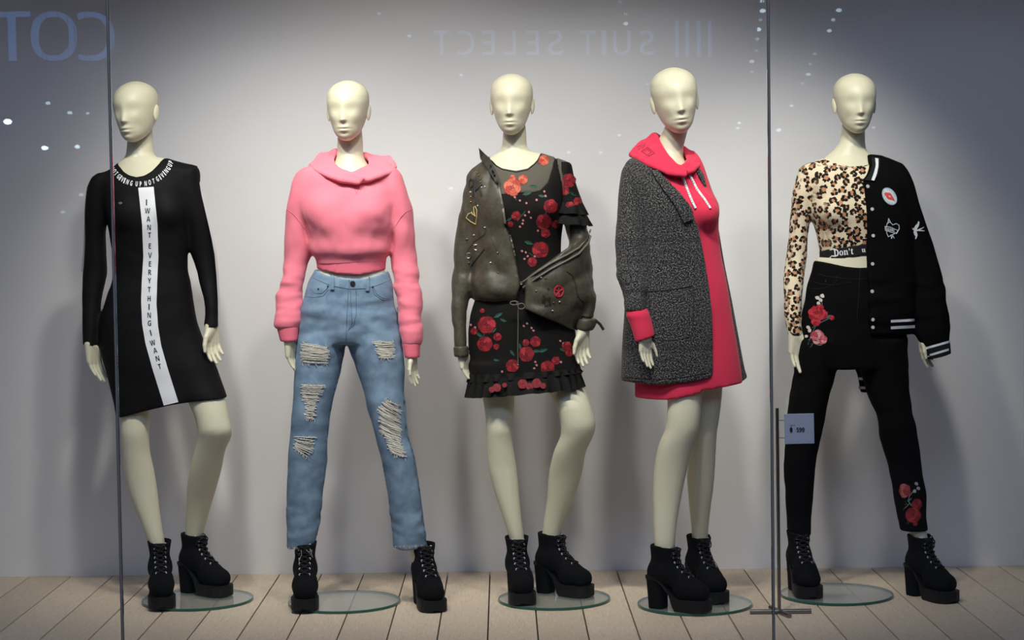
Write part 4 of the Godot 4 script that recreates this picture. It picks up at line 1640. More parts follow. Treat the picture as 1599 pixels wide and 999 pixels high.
	hood_sheet(fh, zc, [[524, 238, -0.05], [519, 248, 0.0], [520, 257, 0.045], [530, 265, 0.078], [545, 272, 0.1], [566, 279, 0.112]], [[503, 243, -0.06], [486, 258, -0.015], [494, 266, 0.05], [511, 274, 0.09], [532, 281, 0.108], [560, 285, 0.114]])
	hood_sheet(fh, zc, [[572, 243, -0.05], [579, 252, 0.0], [578, 259, 0.05], [568, 265, 0.075], [558, 270, 0.09], [545, 275, 0.096]], [[607, 247, -0.05], [616, 261, -0.005], [609, 269, 0.045], [593, 274, 0.08], [576, 280, 0.098], [552, 284, 0.102]])
	for q in [[[524, 239, -0.05], [548, 241, -0.085]], [[572, 245, -0.05], [548, 241, -0.085]], [[502, 247, -0.065], [548, 252, -0.115]], [[604, 251, -0.06], [548, 252, -0.115]]]:
		fh.cone(at(q[0][0], q[0][1], zc + q[0][2]), at(q[1][0], q[1][1], zc + q[1][2]), 0.013, 0.016, 0.02)
	fh.cone(at(548, 262, zc - 0.1), at(548, 290, zc - 0.13), 0.05, 0.06, 0.04)
	fh.wrinkle(noise(12.0, 21, 2), 0.004, Vector3.ONE)
	put("hood", mesh_of(fh.arrays(off)), mats.pink_fleece, sweat, "folded pink hood round the neck")
	# jeans
	var fj := field_for([hip, leg_l, leg_r], 0.006)
	fj.column(hip)
	fj.column(leg_l, 0.012)
	fj.column(leg_r, 0.012)
	fj.wrinkle(noise(6.0, 31, 2), 0.0055, Vector3(0.8, 1.2, 1.0))
	fj.wrinkle(ridge(5.0, 34), 0.004, Vector3(0.8, 1.0, 1.0), at(0, 560, zc).y, at(0, 445, zc).y, 0.04)
	fj.wrinkle(noise(9.0, 32, 2), 0.006, Vector3(0.5, 1.9, 0.8), at(0, 545, zc).y, at(0, 455, zc).y, 0.05)
	fj.wrinkle(noise(9.0, 33, 2), 0.007, Vector3(0.7, 2.0, 0.8), at(0, 862, zc).y, at(0, 780, zc).y, 0.06)
	fj.trim(curve([[480, 414], [491, 419], [505, 426], [518, 430.5], [546, 434.5], [574, 434], [590, 430], [606, 422.5], [615, 418]], zc), 1)
	fj.trim(curve([[440, 855], [452, 856.5], [462, 854], [475, 856], [488, 859], [500, 858], [560, 854], [615, 854], [640, 855], [668, 851]], zc), -1)
	var jeans := garment("jeans", fj, m, mats.denim, "light blue ripped straight-leg jeans with raw hems")
	st = new_st()
	for p in [[[489, 434], [510, 443], [518, 446], [545, 451], [573, 450], [590, 445], [609, 437]], [[545, 436], [543, 470], [541.5, 500], [541, 512], [540.5, 540]], [[546, 438], [548.5, 480], [550, 505], [544, 514]], [[556, 452], [556.5, 490], [552, 508], [543, 516]],
			[[484, 450], [492, 458], [503, 458], [512, 449]], [[478, 463], [490, 464.5], [505, 462], [512, 452]], [[581, 449], [585, 460], [597, 468], [613, 468]], [[584, 450], [588, 459], [598, 465.5], [612, 465.5]]]:
		tube(st, drape_path(fj, p, zc, 0.0004, off), 0.0011, 5)
	put("stitching", st.commit(), mats.denim_seam, jeans)
	for p in [[[469, 486], [465, 540], [460, 600], [456, 650], [450, 720], [449, 790], [448.8, 850]], [[538, 548], [532, 572], [524, 604], [513, 655], [509, 710], [504, 765], [500, 802], [495, 836]], [[546, 546], [556, 568], [566, 600], [579, 650], [594, 706], [606, 770], [615, 845]], [[620, 480], [628, 540], [631, 620], [635, 675], [648, 716], [657, 775], [665, 845]]]:
		st = new_st()
		tube(st, drape_path(fj, p, zc, 0.0002, off), 0.0013, 5)
		put("leg_seam", st.commit(), mats.denim_seam, jeans)
	for q in [[519, 441], [574, 443]]:
		st = new_st()
		strip(st, fj, [[q[0] - 3, q[1] - 11], [q[0] - 3, q[1] + 11]], [[q[0] + 3, q[1] - 11], [q[0] + 3, q[1] + 11]], zc, 0.005, off, 2)
		put("belt_loop", st.commit(), mats.denim, jeans)
	var btn := CylinderMesh.new()
	btn.top_radius = 0.0085
	btn.bottom_radius = 0.0095
	btn.height = 0.005
	var bt := put("button", btn, mats.steel, jeans, "metal button")
	bt.position = on(fj, 551, 442.5, zc, 0.003, off)
	bt.rotation.x = PI / 2
	var rv := CylinderMesh.new()
	rv.top_radius = 0.003
	rv.bottom_radius = 0.0035
	rv.height = 0.003
	for q in [[512, 447], [582, 448], [497, 451]]:
		var o := put("rivet", rv, mats.steel, jeans)
		o.position = on(fj, q[0], q[1], zc, 0.001, off)
		o.rotation.x = PI / 2
	for r in [[[473, 534], [512, 541], [511, 568], [471, 566]], [[583, 532], [614, 533], [615, 559], [593, 558]], [[471, 600], [508, 601], [494, 628], [474, 626]], [[478, 628], [491, 628], [491, 655], [478, 653]], [[604, 622], [624, 634], [624, 660], [590, 640]], [[592, 640], [624, 655], [626, 690], [596, 676]], [[602, 676], [624, 685], [633, 714], [610, 706]], [[462, 682], [494, 683], [482, 715], [461, 700]]]:
		rip(jeans, fj, r, zc, off)
	# raw hem fringe
	st = new_st()
	for e in [[448, 491, 856, 857], [616, 667, 854, 851.5]]:
		for k in 46:
			var u := rng.randf()
			var x := lerpf(e[0], e[1], u)
			var y := lerpf(e[2], e[3], u)
			var l := rng.randf_range(1.5, 6.0)
			var a := on(fj, x, y - 2.0, zc, 0.0008, off)
			tube(st, [a, a + Vector3(rng.randf_range(-0.003, 0.003), -l / 441.0, 0.001)], 0.0005, 3)
	put("hem_fringe", st.commit(), mats.thread_white, jeans).set_meta("kind", "stuff")
	st = new_st()
	for e in [[[470, 858], [471, 866], [467, 875], [468, 884]], [[487, 858], [486, 864], [488, 870]], [[478, 858], [482, 862], [486, 860]]]:
		var pts := []
		for q in e:
			pts.append(at(q[0], q[1], zc + 0.075) - off)
		tube(st, pts, 0.0007, 4)
	put("loose_thread", st.commit(), mats.thread_white, jeans)
	boot(m, 476, 850, 0.042, 6.0, 0.0097)
	boot(m, 661, 852, 0.050, 18.0, 0.0)


func hood_sheet(f: Field, zc: float, rim: Array, hem: Array) -> void:
	# a fold of thick cloth between its standing rim and its lower edge
	var last_a := Vector3.ZERO
	var last_b := Vector3.ZERO
	for i in (rim.size() - 1) * 7 + 1:
		var t := i / 7.0
		var s := mini(int(t), rim.size() - 2)
		var u := t - s
		var a := at(lerpf(rim[s][0], rim[s + 1][0], u), lerpf(rim[s][1], rim[s + 1][1], u), zc + lerpf(rim[s][2], rim[s + 1][2], u))
		var b := at(lerpf(hem[s][0], hem[s + 1][0], u), lerpf(hem[s][1], hem[s + 1][1], u), zc + lerpf(hem[s][2], hem[s + 1][2], u))
		f.cone(a, b, 0.0070, 0.0085, 0.004)
		if i:
			f.cone(last_a, a, 0.0078, 0.0078, 0.003)
			f.cone(last_b, b, 0.0098, 0.0098, 0.003)
		last_a = a
		last_b = b


func rip(parent: Node3D, f: Field, q: Array, zc: float, off: Vector3) -> void:
	# a torn hole: a darker gap crossed by pale weft threads, frayed at both edges
	var o := group_node("rip", parent, Vector3.ZERO, "frayed rip with pale threads")
	var st := new_st()
	strip(st, f, [[q[0][0] + 3, q[0][1] + 2], [q[3][0] + 3, q[3][1] - 2]], [[q[1][0] - 3, q[1][1] + 2], [q[2][0] - 3, q[2][1] - 2]], zc, 0.0006, off, 6, 3.0)
	put("gap", st.commit(), mats.denim_dark, o)
	st = new_st()
	var tall := Vector2(q[0][0], q[0][1]).distance_to(Vector2(q[3][0], q[3][1]))
	var n := int(tall / 1.25)
	for k in n:
		var t := (k + rng.randf()) / n
		var a := Vector2(q[0][0], q[0][1]).lerp(Vector2(q[3][0], q[3][1]), t)
		var b := Vector2(q[1][0], q[1][1]).lerp(Vector2(q[2][0], q[2][1]), t)
		a.x += rng.randf_range(-4.0, 3.0)
		b.x += rng.randf_range(-3.0, 4.0)
		var sag := rng.randf_range(-0.6, 1.4)
		var pts := []
		for s in 7:
			var u := s / 6.0
			var p := a.lerp(b, u)
			pts.append(on(f, p.x, p.y + sag * sin(u * PI) + rng.randf_range(-0.35, 0.35), zc, 0.0022 + 0.0018 * rng.randf(), off))
		tube(st, pts, rng.randf_range(0.0008, 0.0016), 4)
	put("threads", st.commit(), mats.thread_white, o).set_meta("kind", "stuff")
	st = new_st()
	for e in [[q[0], q[1]], [q[3], q[2]]]:
		for k in 26:
			var u := k / 25.0
			var x := lerpf(e[0][0], e[1][0], u) + rng.randf_range(-1.0, 1.0)
			var y := lerpf(e[0][1], e[1][1], u) + rng.randf_range(-1.0, 1.0)
			var a := on(f, x, y, zc, 0.0018, off)
			tube(st, [a, a + Vector3(rng.randf_range(-0.006, 0.006), rng.randf_range(-0.014, 0.008), 0.003)], 0.0008, 3)
	put("fray", st.commit(), mats.thread_white, o).set_meta("kind", "stuff")


func frill(st: SurfaceTool, cx: float, cz: float, a0: float, b0: float, a1: float, b1: float, y_top: Callable, y_low: Callable, waves: int, amp: float, off: Vector3) -> void:
	# a gathered ruffle, flaring from (a0, b0) to (a1, b1)
	var n := waves * 8
	var lv := 5
	var grid := []
	for i in n + 1:
		var a := TAU * i / n
		var row := []
		for j in lv + 1:
			var t := float(j) / lv
			var w := amp * t * (sin(a * waves) + 0.5 * sin(a * waves * 0.37 + 1.0))
			var p := Vector3(signf(sin(a)) * pow(absf(sin(a)), 0.8) * (lerpf(a0, a1, t) + w), 0, signf(cos(a)) * pow(absf(cos(a)), 0.8) * (lerpf(b0, b1, t) + w))
			p.x += cx
			p.z += cz
			p.y = lerpf(y_top.call(p.x), y_low.call(p.x) + 0.25 * w, t)
			row.append(p - off)
		grid.append(row)
	for i in n:
		for j in lv:
			quad_from(st, [grid[i][j], grid[i + 1][j], grid[i + 1][j + 1], grid[i][j + 1]], Vector3(cx, grid[i][j].y + off.y, cz) - off)


func mannequin_floral() -> void:
	var zc := -0.04
	var m := thing("mannequin", "cream mannequin in a sheer black rose dress with an olive bomber jacket slipping off", "mannequin", Vector3(-0.018, 0.0, -0.007), "shop window mannequins")
	var off := m.position
	glass_base(m, -0.018, -0.007)
	var torso := rows([[239, 775, 846, -0.01, 0.04, 0.05], [244, 764, 858, -0.01, 0.05, 0.055], [249, 757, 874, -0.01, 0.056, 0.06], [254, 751, 886, -0.005, 0.062, 0.065], [262, 744, 891, 0, 0.072, 0.073], [275, 742, 893, 0, 0.086, 0.08], [292, 744, 890, 0, 0.1, 0.084], [310, 748, 886, 0, 0.108, 0.085], [330, 752, 882, 0, 0.110, 0.084], [350, 754, 880, 0, 0.104, 0.082], [380, 757, 877, 0, 0.092, 0.08], [410, 758, 877, 0, 0.088, 0.08], [440, 752, 882, 0, 0.092, 0.088], [465, 742, 890, 0, 0.098, 0.098], [490, 734, 896, 0, 0.102, 0.106], [516, 731, 898, 0, 0.104, 0.108], [540, 731, 901, 0, 0.104, 0.106], [560, 732, 904, 0, 0.104, 0.104], [580, 732, 907, 0, 0.104, 0.104], [592, 733, 908, 0, 0.104, 0.104]], zc)
	var arm_l := rows([[262, 738, 754, 0, 0.035, 0.035], [272, 728, 757, 0, 0.046, 0.046], [292, 722.5, 759, 0, 0.052, 0.052], [322, 716, 757, -0.005, 0.054, 0.054], [352, 711.5, 755, -0.012, 0.053, 0.053], [382, 707, 752, -0.015, 0.052, 0.052], [410, 705, 748, -0.015, 0.051, 0.051], [435, 703.4, 741, -0.005, 0.048, 0.048], [465, 701.6, 735, 0.008, 0.045, 0.045], [495, 703.4, 731, 0.018, 0.04, 0.04], [528, 707, 730, 0.03, 0.035, 0.035], [554, 709, 731, 0.035, 0.034, 0.034]], zc)
	var arm_r := rows([[345, 884, 919, 0.005, 0.05, 0.05], [376, 886, 920, 0, 0.052, 0.052], [400, 886, 923, -0.005, 0.054, 0.054], [418, 888, 927, -0.008, 0.055, 0.055], [436, 892, 929.5, -0.005, 0.054, 0.054], [450, 896, 929, 0.0, 0.05, 0.05], [462, 897, 933.5, 0.005, 0.05, 0.05], [480, 898, 935, 0.01, 0.049, 0.049], [492, 899, 932, 0.015, 0.043, 0.043], [500, 900, 929, 0.02, 0.038, 0.038]], zc)
	var bare_r := rows([[256, 874, 889, 0, 0.035, 0.035], [264, 866, 893, 0, 0.044, 0.044], [280, 864, 896, 0, 0.048, 0.048], [300, 868, 902, 0, 0.048, 0.048], [325, 874, 909, 0, 0.046, 0.046], [360, 882, 913, -0.005, 0.042, 0.042], [400, 893, 918, -0.01, 0.038, 0.038], [460, 901, 924, 0.01, 0.033, 0.033], [520, 900, 922, 0.03, 0.027, 0.027]], zc)
	var leg_l := rows([[570, 738, 812, 0.0, 0.075, 0.075], [614, 752, 804, 0.01, 0.06, 0.06], [652, 758.5, 802, 0.02, 0.055, 0.053], [670, 759.5, 801, 0.024, 0.053, 0.051], [688, 760, 800.5, 0.02, 0.049, 0.052], [728, 762, 806.5, 0.012, 0.044, 0.057], [750, 767, 809, 0.012, 0.042, 0.055], [768, 772, 810.5, 0.014, 0.039, 0.05], [804, 784, 814, 0.018, 0.034, 0.04], [843, 795.5, 819, 0.02, 0.03, 0.032], [885, 801, 823, 0.02, 0.028, 0.03]], zc)
	var leg_r := rows([[545, 845, 885, 0, 0.05, 0.05], [570, 845, 896, 0.005, 0.062, 0.062], [600, 853, 911, 0.006, 0.062, 0.064], [636, 869, 923.5, 0.045, 0.058, 0.056], [662, 875.5, 930, 0.055, 0.056, 0.052], [678, 875.5, 927.5, 0.05, 0.052, 0.052], [704, 865, 915.8, 0.03, 0.046, 0.055], [728, 859, 911, 0.005, 0.044, 0.058], [744, 856.6, 907.5, -0.01, 0.042, 0.057], [780, 854, 895.5, -0.035, 0.037, 0.046], [816, 848.6, 880.5, -0.055, 0.032, 0.036], [838, 846, 875, -0.06, 0.03, 0.032], [875, 846, 868, -0.06, 0.028, 0.03]], zc)
	var neck := rows([[192, 786, 822, -0.03, 0.045, 0.045], [212, 783.8, 823.4, -0.028, 0.048, 0.05], [228, 782.5, 824, -0.022, 0.05, 0.05], [238, 776, 832, -0.018, 0.052, 0.056], [247, 768, 842, -0.012, 0.054, 0.06], [258, 774, 838, -0.005, 0.060, 0.065], [275, 780, 832, 0, 0.066, 0.07], [300, 782, 830, 0, 0.066, 0.07]], zc)
	body(m, [[above(torso, 520), 0.008, 0.0], [arm_l, 0.022, 0.01], [bare_r, 0.003, 0.012], [leg_l, 0.0, 0.015], [leg_r, 0.0, 0.015], [neck, 0.003, 0.014]],
		[[798.5, 115], [800, 211], zc + 0.005, -0.07, 0.0, 0.03],
		[[720, 547, zc + 0.035, 1.15, 0.2, 1, 0.8, hand_open, 0.1], [911, 514, zc + 0.035, 0.55, -0.10, -1, 0.84, hand_curl, 0.0]])
	# dress: sheer yoke and sleeve over an opaque slip
	var f := field_for([torso], 0.0055, 0.03)
	f.column(torso)
	f.column(above(leg_l, 615), 0.03, -0.008)
	f.column(above(leg_r, 605), 0.03, -0.008)
	for b in [[781, 325], [848, 325]]:
		f.cone(at(b[0], b[1], zc + 0.06), at(b[0], b[1], zc + 0.066), 0.05, 0.044, 0.04)
	f.wrinkle(noise(6.0, 41, 2), 0.0035, Vector3(1.4, 0.6, 1.0))
	f.trim(curve([[766, 249], [775, 258], [785, 263.6], [806, 267.5], [824, 264], [834, 256], [840, 249], [846, 238]], zc), 1, true)
	f.trim(curve([[700, 588], [830, 590], [930, 582]], zc), -1)
	var fs := f.twin()
	var front_field := f.twin()
	f.trim(curve([[740, 305], [780, 305], [795, 303], [815, 302.5], [835, 302], [848, 296], [856, 285], [863, 262], [866, 247], [870, 247], [872, 262], [880, 300], [920, 310]], zc), 1)
	var dress := garment("dress", f, m, mats.sheer_black, "sheer black mini dress with red rose print and ruffled hem")
	fs.trim(curve([[740, 306], [780, 306], [795, 304], [815, 303.5], [835, 303], [848, 297], [857, 286], [864, 262], [867, 247], [869, 247], [871, 262], [879, 301], [920, 311]], zc), -1)
	put("yoke", mesh_of(fs.arrays(off)), mats.sheer_tulle, dress, "sheer black tulle yoke")
	var fsl := field_for([bare_r], 0.0052)
	var sleeve_rows := rows([[253, 872, 889, 0, 0.036, 0.036], [258, 868, 893, 0, 0.044, 0.044], [266, 862, 894.5, 0, 0.05, 0.05], [280, 862, 897.5, 0, 0.053, 0.053], [300, 866, 904, 0, 0.054, 0.054], [322, 869, 911, 0, 0.056, 0.056], [350, 873, 915, 0, 0.056, 0.056]], zc)
	fsl.column(sleeve_rows)
	fsl.wrinkle(noise(8.0, 43, 2), 0.003, Vector3(1.2, 1.0, 1.0))
	put("sleeve", mesh_of(fsl.arrays(off)), mats.sheer_black, dress, "sheer ruffled short sleeve")
	for r in [[888, 316, 334, 0.052, 0.066], [892, 334, 351, 0.056, 0.072]]:
		var st2 := new_st()
		var c := at(r[0], r[1], zc)
		var lw := at(r[0], r[2], zc)
		frill(st2, c.x, zc, r[3], r[3], r[4], r[4], func(x): return c.y + (x - c.x) * -0.10, func(x): return lw.y + (x - c.x) * -0.08, 9, 0.006, off)
		put("sleeve_ruffle", st2.commit(), mats.sheer_black, dress, "ruffle on the short sleeve")
	for r in [[578, 588, 0.198, 0.113, 0.204, 0.119], [584, 611, 0.200, 0.114, 0.212, 0.136]]:
		var st2 := new_st()
		var c := at(819, r[0], zc)
		var lw := at(824, r[1], zc)
		frill(st2, c.x, zc, r[2], r[3], r[4], r[5], func(x): return c.y + (x - c.x) * 0.045, func(x): return lw.y + (x - lw.x) * 0.075, 27, 0.007, off)
		put("hem_ruffle", st2.commit(), mats.sheer_black, dress, "ruffle at the hem")
	# roses: printed on the mesh
	var red := [Color(0.36, 0.012, 0.02), Color(0.20, 0.006, 0.012), Color(0.46, 0.03, 0.04), Color(0.27, 0.008, 0.016)]
	var coral := [Color(0.62, 0.11, 0.06), Color(0.48, 0.05, 0.035), Color(0.68, 0.18, 0.10)]
	var green := Color(0.018, 0.10, 0.065)
	var pink := Color(0.55, 0.20, 0.20)
	var st := new_st()
	for r in [[800, 292, 15, 1], [817, 280, 8, 1], [801, 277, 5, 1], [849, 250, 9, 1], [860, 322, 12, 0], [849, 346, 13, 0], [852, 364, 8, 0], [806, 337, 8, 0], [844, 390, 14, 0], [831, 409, 8, 0], [797, 350, 5, 0], [868, 350, 7, 0], [760, 507, 15, 0], [757, 537, 13, 0], [777, 526, 7, 0], [740, 517, 6, 0], [775, 541, 5, 0], [822, 553, 13, 0], [836, 533, 9, 0], [821, 535, 6, 0], [800, 571, 11, 0], [855, 574, 12, 0], [868, 563, 7, 0], [885, 540, 8, 0], [889, 550, 7, 0], [753, 485, 4, 0]]:
		rose(st, front_field, r[0], r[1], r[2], zc, off, coral if r[3] else red)
	for l in [[790, 385, 9, 0.6], [826, 379, 8, 0.3], [846, 306, 6, 0.2], [842, 252, 6, 2.0], [778, 492, 8, -0.5], [786, 500, 6, 0.4], [749, 523, 7, 0.7], [838, 548, 7, 0.0], [848, 547, 8, -0.3], [770, 516, 7, -0.6], [800, 551, 6, 0.9], [879, 546, 6, 0.4], [812, 541, 6, 1.4], [775, 562, 5, 0.2], [795, 342, 6, -0.5], [823, 302, 8, -0.2], [833, 291, 7, 0.1]]:
		leaf(st, front_field, l[0], l[1], l[2], l[3], zc, off, green)
	for b in [[826, 331], [820, 336], [817, 344], [829, 340], [812, 354], [816, 349], [840, 360], [821, 394], [824, 400], [815, 392], [819, 404], [835, 400], [822, 317], [804, 308], [812, 313], [735, 507], [742, 511], [823, 505], [818, 509], [830, 512], [833, 516], [784, 580], [782, 586], [834, 575], [836, 565], [838, 570], [876, 565], [875, 532], [880, 536], [838, 312], [852, 306], [850, 299]]:
		blob(st, front_field, b[0], b[1], 2.0, 1.7, rng.randf(), zc, 0.0014, off, pink, 7, 0.3)
	for l in [[[853, 330], [850, 345], [846, 360]], [[757, 520], [752, 530]], [[826, 395], [836, 402]], [[800, 300], [806, 312]], [[820, 330], [808, 345]]]:
		stroke(st, front_field, l, 1.2, zc, 0.0008, off, green)
	put("rose_print", st.commit(), mats.thread, dress, "red roses with green leaves")
	st = new_st()
	for r in [[888, 282, 12], [881, 297, 8], [868, 290, 7], [866, 302, 7], [871, 270, 5], [890, 322, 8], [902, 314, 7]]:
		rose(st, fsl, r[0], r[1], r[2], zc, off, red)
	for l in [[879, 272, 6, 0.4], [885, 302, 6, -0.4], [896, 303, 6, 0.5]]:
		leaf(st, fsl, l[0], l[1], l[2], l[3], zc, off, green)
	# the print runs on over the hem ruffle
	var hem_rows := rows([[578, 731, 908, 0.0, 0.113, 0.113], [586, 731, 910, 0.0, 0.116, 0.116], [612, 729, 917, 0.0, 0.142, 0.142]], zc)
	var fr := field_for([hem_rows], 0.006)
	fr.column(hem_rows, 0.0, 0.0, [], [], true)
	var hs := new_st()
	for r in [[776, 605, 7], [768, 608, 5], [816, 599, 8], [827, 603, 6], [838, 598, 8], [848, 602, 5], [788, 601, 4]]:
		rose(hs, fr, r[0], r[1], r[2], zc, off, [red[1], red[3]], 0.004)
	put("ruffle_rose_print", hs.commit(), mats.thread, dress, "dark red roses on the hem ruffle")
	put("sleeve_rose_print", st.commit(), mats.thread, dress, "red roses on the sleeve")
	st = new_st()
	tube(st, drape_path(front_field, [[767, 250.5], [775, 259], [785, 264.8], [806, 268.8], [824, 265.2], [834, 257.2], [840, 250.2], [845, 240]], zc, -0.001, off), 0.0026, 6)
	put("neck_binding", st.commit(), mats.black_print, dress)
	# jacket: worn on one shoulder, slipped down on the other side
	var panel := rows([[243, 752, 850, -0.01, 0.055, 0.065], [249, 747, 862, -0.01, 0.066, 0.068], [256, 741, 876, 0, 0.076, 0.076], [266, 733, 884, 0, 0.09, 0.084], [280, 728, 888, 0, 0.105, 0.09], [300, 727, 890, 0, 0.118, 0.094], [330, 729, 890, 0, 0.128, 0.095], [352, 731, 888, 0, 0.126, 0.095], [382, 732, 888, 0, 0.120, 0.095], [410, 732, 890, 0, 0.124, 0.098], [435, 731, 892, 0, 0.134, 0.105], [452, 731, 892, 0, 0.138, 0.11], [464, 735, 888, 0, 0.130, 0.105], [473, 745, 878, 0, 0.116, 0.1], [480, 752, 872, 0, 0.108, 0.1]], zc)
	var low := rows([[352, 757, 921, 0, 0.085, 0.085], [376, 757, 921, 0, 0.108, 0.095], [400, 757, 923, 0, 0.122, 0.098], [420, 752, 926, 0, 0.130, 0.10], [440, 748, 929, 0, 0.136, 0.105], [460, 745, 930, 0, 0.138, 0.11], [480, 745, 925, 0, 0.135, 0.11], [500, 748, 912, 0, 0.122, 0.11], [518, 752, 898, 0, 0.108, 0.11]], zc)
	var fj := field_for([panel, low, arm_l, arm_r], 0.0058)
	fj.column(panel, 0.0, 0.0, [], clip([[236, 766], [248, 764], [256, 764], [289, 779], [322, 787], [349, 791], [370, 799], [399, 806], [420, 813], [444, 816.5], [468, 812], [480, 803]], zc + 0.11))
	fj.column(low, 0.0, 0.0, clip([[350, 925], [360, 921], [366, 914], [376, 902], [390, 882], [410, 853], [432, 820], [445, 817], [520, 817]], zc + 0.11))
	fj.column(arm_l, 0.014)
	fj.column(arm_r, 0.014)
	fj.wrinkle(ridge(3.6, 51), 0.009, Vector3(1.0, 1.0, 1.0))
	fj.wrinkle(ridge(7.0, 53), 0.0045, Vector3(1.0, 0.8, 1.0))
	fj.wrinkle(ridge(3.5, 52), 0.007, Vector3(0.8, 1.3, 0.8), at(0, 520, zc).y, at(0, 405, zc).y, 0.05)
	fj.trim(curve([[700, 556], [709, 556], [731, 549], [740, 480], [760, 470], [782, 472], [800, 478], [812, 474], [817, 480], [840, 490], [870, 503], [896, 517], [912, 503], [940, 498]], zc + 0.05), -1)
	var jacket := garment("jacket", fj, m, mats.olive_satin, "olive satin bomber jacket with studs, slipped off one shoulder")
	# standing collar flap
	st = new_st()
	var ca := [[747.6, 230.6, 0.0], [756, 239, 0.02], [765.5, 247.5, 0.05], [771, 258, 0.08], [778, 276, 0.108]]
	var cb := [[748, 233, -0.03], [750, 248, 0.01], [756, 256, 0.05], [763, 266, 0.09], [774, 284, 0.108]]
	for i in 4:
		var q := []
		for e in [ca[i], ca[i + 1], cb[i + 1], cb[i]]:
			q.append(at(e[0], e[1], zc + e[2]) - off)
		for s in [0.0, 0.004]:
			quad_from(st, q.map(func(v): return v + Vector3(0, 0, s)), (q[0] + q[2]) / 2 + Vector3(0, 0, -0.3 if s > 0 else 0.3))
	put("collar", st.commit(), mats.olive_lining, jacket, "dark standing collar")
	# zip tapes along both front edges
	st = new_st()
	stroke(st, fj, [[766, 258], [778, 288], [785, 322], [789, 349], [797, 371], [804, 400], [811, 421], [814, 444]], 3.0, zc + 0.1, 0.0025, off)
	put("zip_tape", st.commit(), mat("zip_tape", Color(0.42, 0.40, 0.35), 0.5), jacket)
	for dy in [0.0, 9.0]:
		st = new_st()
		var pts := []
		for q in [[817, 436], [838, 421], [860, 407], [885, 394], [904, 383], [919, 366], [922, 355]]:
			pts.append(on(fj, q[0], q[1] + dy + 4.0, zc + 0.1, 0.006, off))
		tube(st, pts, 0.004, 7)
		put("zip_tape", st.commit(), mats.zip_tape, jacket)
	# drawstring and its bow
	st = new_st()
	var ds := []
	for q in [[806, 471], [809, 480], [809, 510], [808.5, 540], [809, 570]]:
		ds.append(at(q[0], q[1], zc + 0.135) - off)
	tube(st, ds, 0.0016, 6)
	for c in [[814, 478, 5.5, 4.5], [803, 473, 6.5, 3.0]]:
		ds = []
		for k in 13:
			ds.append(at(c[0] + cos(TAU * k / 12.0) * c[2], c[1] + sin(TAU * k / 12.0) * c[3], zc + 0.145) - off)
		tube(st, ds, 0.0018, 6)
	put("drawstring", st.commit(), mats.zip_tape, jacket, "olive drawstring tied in a bow")
	var knob := SphereMesh.new()
	knob.radius = 0.0045
	knob.height = 0.009
	put("cord_stop", knob, mats.steel, jacket).position = at(809, 570, zc + 0.135) - off
	# cuffs
	for c in [rows([[540, 707.5, 731.5, 0.032, 0.036, 0.036], [549, 708.5, 731.8, 0.034, 0.036, 0.036], [557, 709, 732, 0.036, 0.036, 0.036]], zc), rows([[497, 898, 932, 0.018, 0.042, 0.042], [507, 897, 931, 0.02, 0.042, 0.042], [516, 898, 926, 0.022, 0.038, 0.038]], zc)]:
		var fc := field_for([c], 0.005)
		fc.column(c)
		put("cuff", mesh_of(fc.arrays(off)), mats.olive_satin, jacket)
	st = new_st()
	strip(st, fj, [[908, 493], [930, 498]], [[908, 500], [932, 505]], zc, 0.006, off, 2)
	tube(st, [at(930, 500, zc + 0.03) - off, at(937, 506, zc + 0.02) - off, at(942.5, 515, zc + 0.015) - off], 0.005, 6, 0.4)
	put("cuff_strap", st.commit(), mats.olive_lining, jacket)
	# drawn and applied decoration
	st = new_st()
	for l in [[[740, 284], [735.5, 279.5], [732.8, 284], [732.5, 290], [735, 294], [738.5, 290], [740, 280], [739.4, 296], [738.6, 308]], [[743, 277.5], [742.8, 290], [742.3, 298.5], [747, 294], [752.5, 288.5]], [[745.2, 281], [748, 291], [752, 304.5]]]:
		stroke(st, fj, l, 1.8, zc + 0.1, 0.0034, off, Color(0.004, 0.004, 0.004))
	for l in [[[736, 332], [731, 334], [728, 340], [735, 346], [742.5, 350], [744, 340], [744.5, 328], [742, 322], [739.5, 323], [740, 332], [741.8, 337], [737.5, 334], [736.5, 331]]]:
		stroke(st, fj, l, 1.3, zc + 0.1, 0.003, off, Color(0.50, 0.40, 0.16))
	var peace := []
	for k in 19:
		peace.append([872.5 + cos(TAU * k / 18.0) * 7.0, 454.5 + sin(TAU * k / 18.0) * 8.5])
	for l in [peace, [[872, 446], [873, 463]], [[873, 455], [868, 461]], [[873, 455], [879, 450]], [[873, 455], [867, 452]]]:
		stroke(st, fj, l, 2.2, zc + 0.1, 0.003, off, Color(0.45, 0.02, 0.04))
	stroke(st, fj, [[848, 460], [851, 466], [859, 464], [857, 471], [861, 477], [855, 476], [851, 478], [851, 472], [846, 470], [850, 466]], 1.1, zc + 0.1, 0.003, off, Color(0.006, 0.006, 0.006))
	put("decoration", st.commit(), mats.thread, jacket, "black 94, gold heart and red peace sign")
	var stud := SphereMesh.new()
	stud.radius = 0.0032
	stud.height = 0.0052
	stud.radial_segments = 10
	stud.rings = 5
	for q in [[744, 269], [747.6, 273.5], [750, 279.5], [750.5, 284], [752, 292.5], [757, 291.5], [734.6, 300], [735, 307], [735, 315], [746, 321], [740, 367], [729, 373], [757, 355], [777, 394.5], [766, 410], [777.5, 425], [845, 433], [852, 434], [837, 454], [864, 472], [874, 471], [863, 485], [732, 410]]:
		var o := put("stud", stud, mats.gold if int(q[0]) % 3 == 0 else mats.eyelet, jacket)
		o.position = on(fj, q[0], q[1], zc + 0.1, 0.0022, off)
	var diamond := bevel_box(Vector3(0.009, 0.009, 0.004), 0.0015)
	var dmd := put("stud", diamond, mats.chrome, jacket)
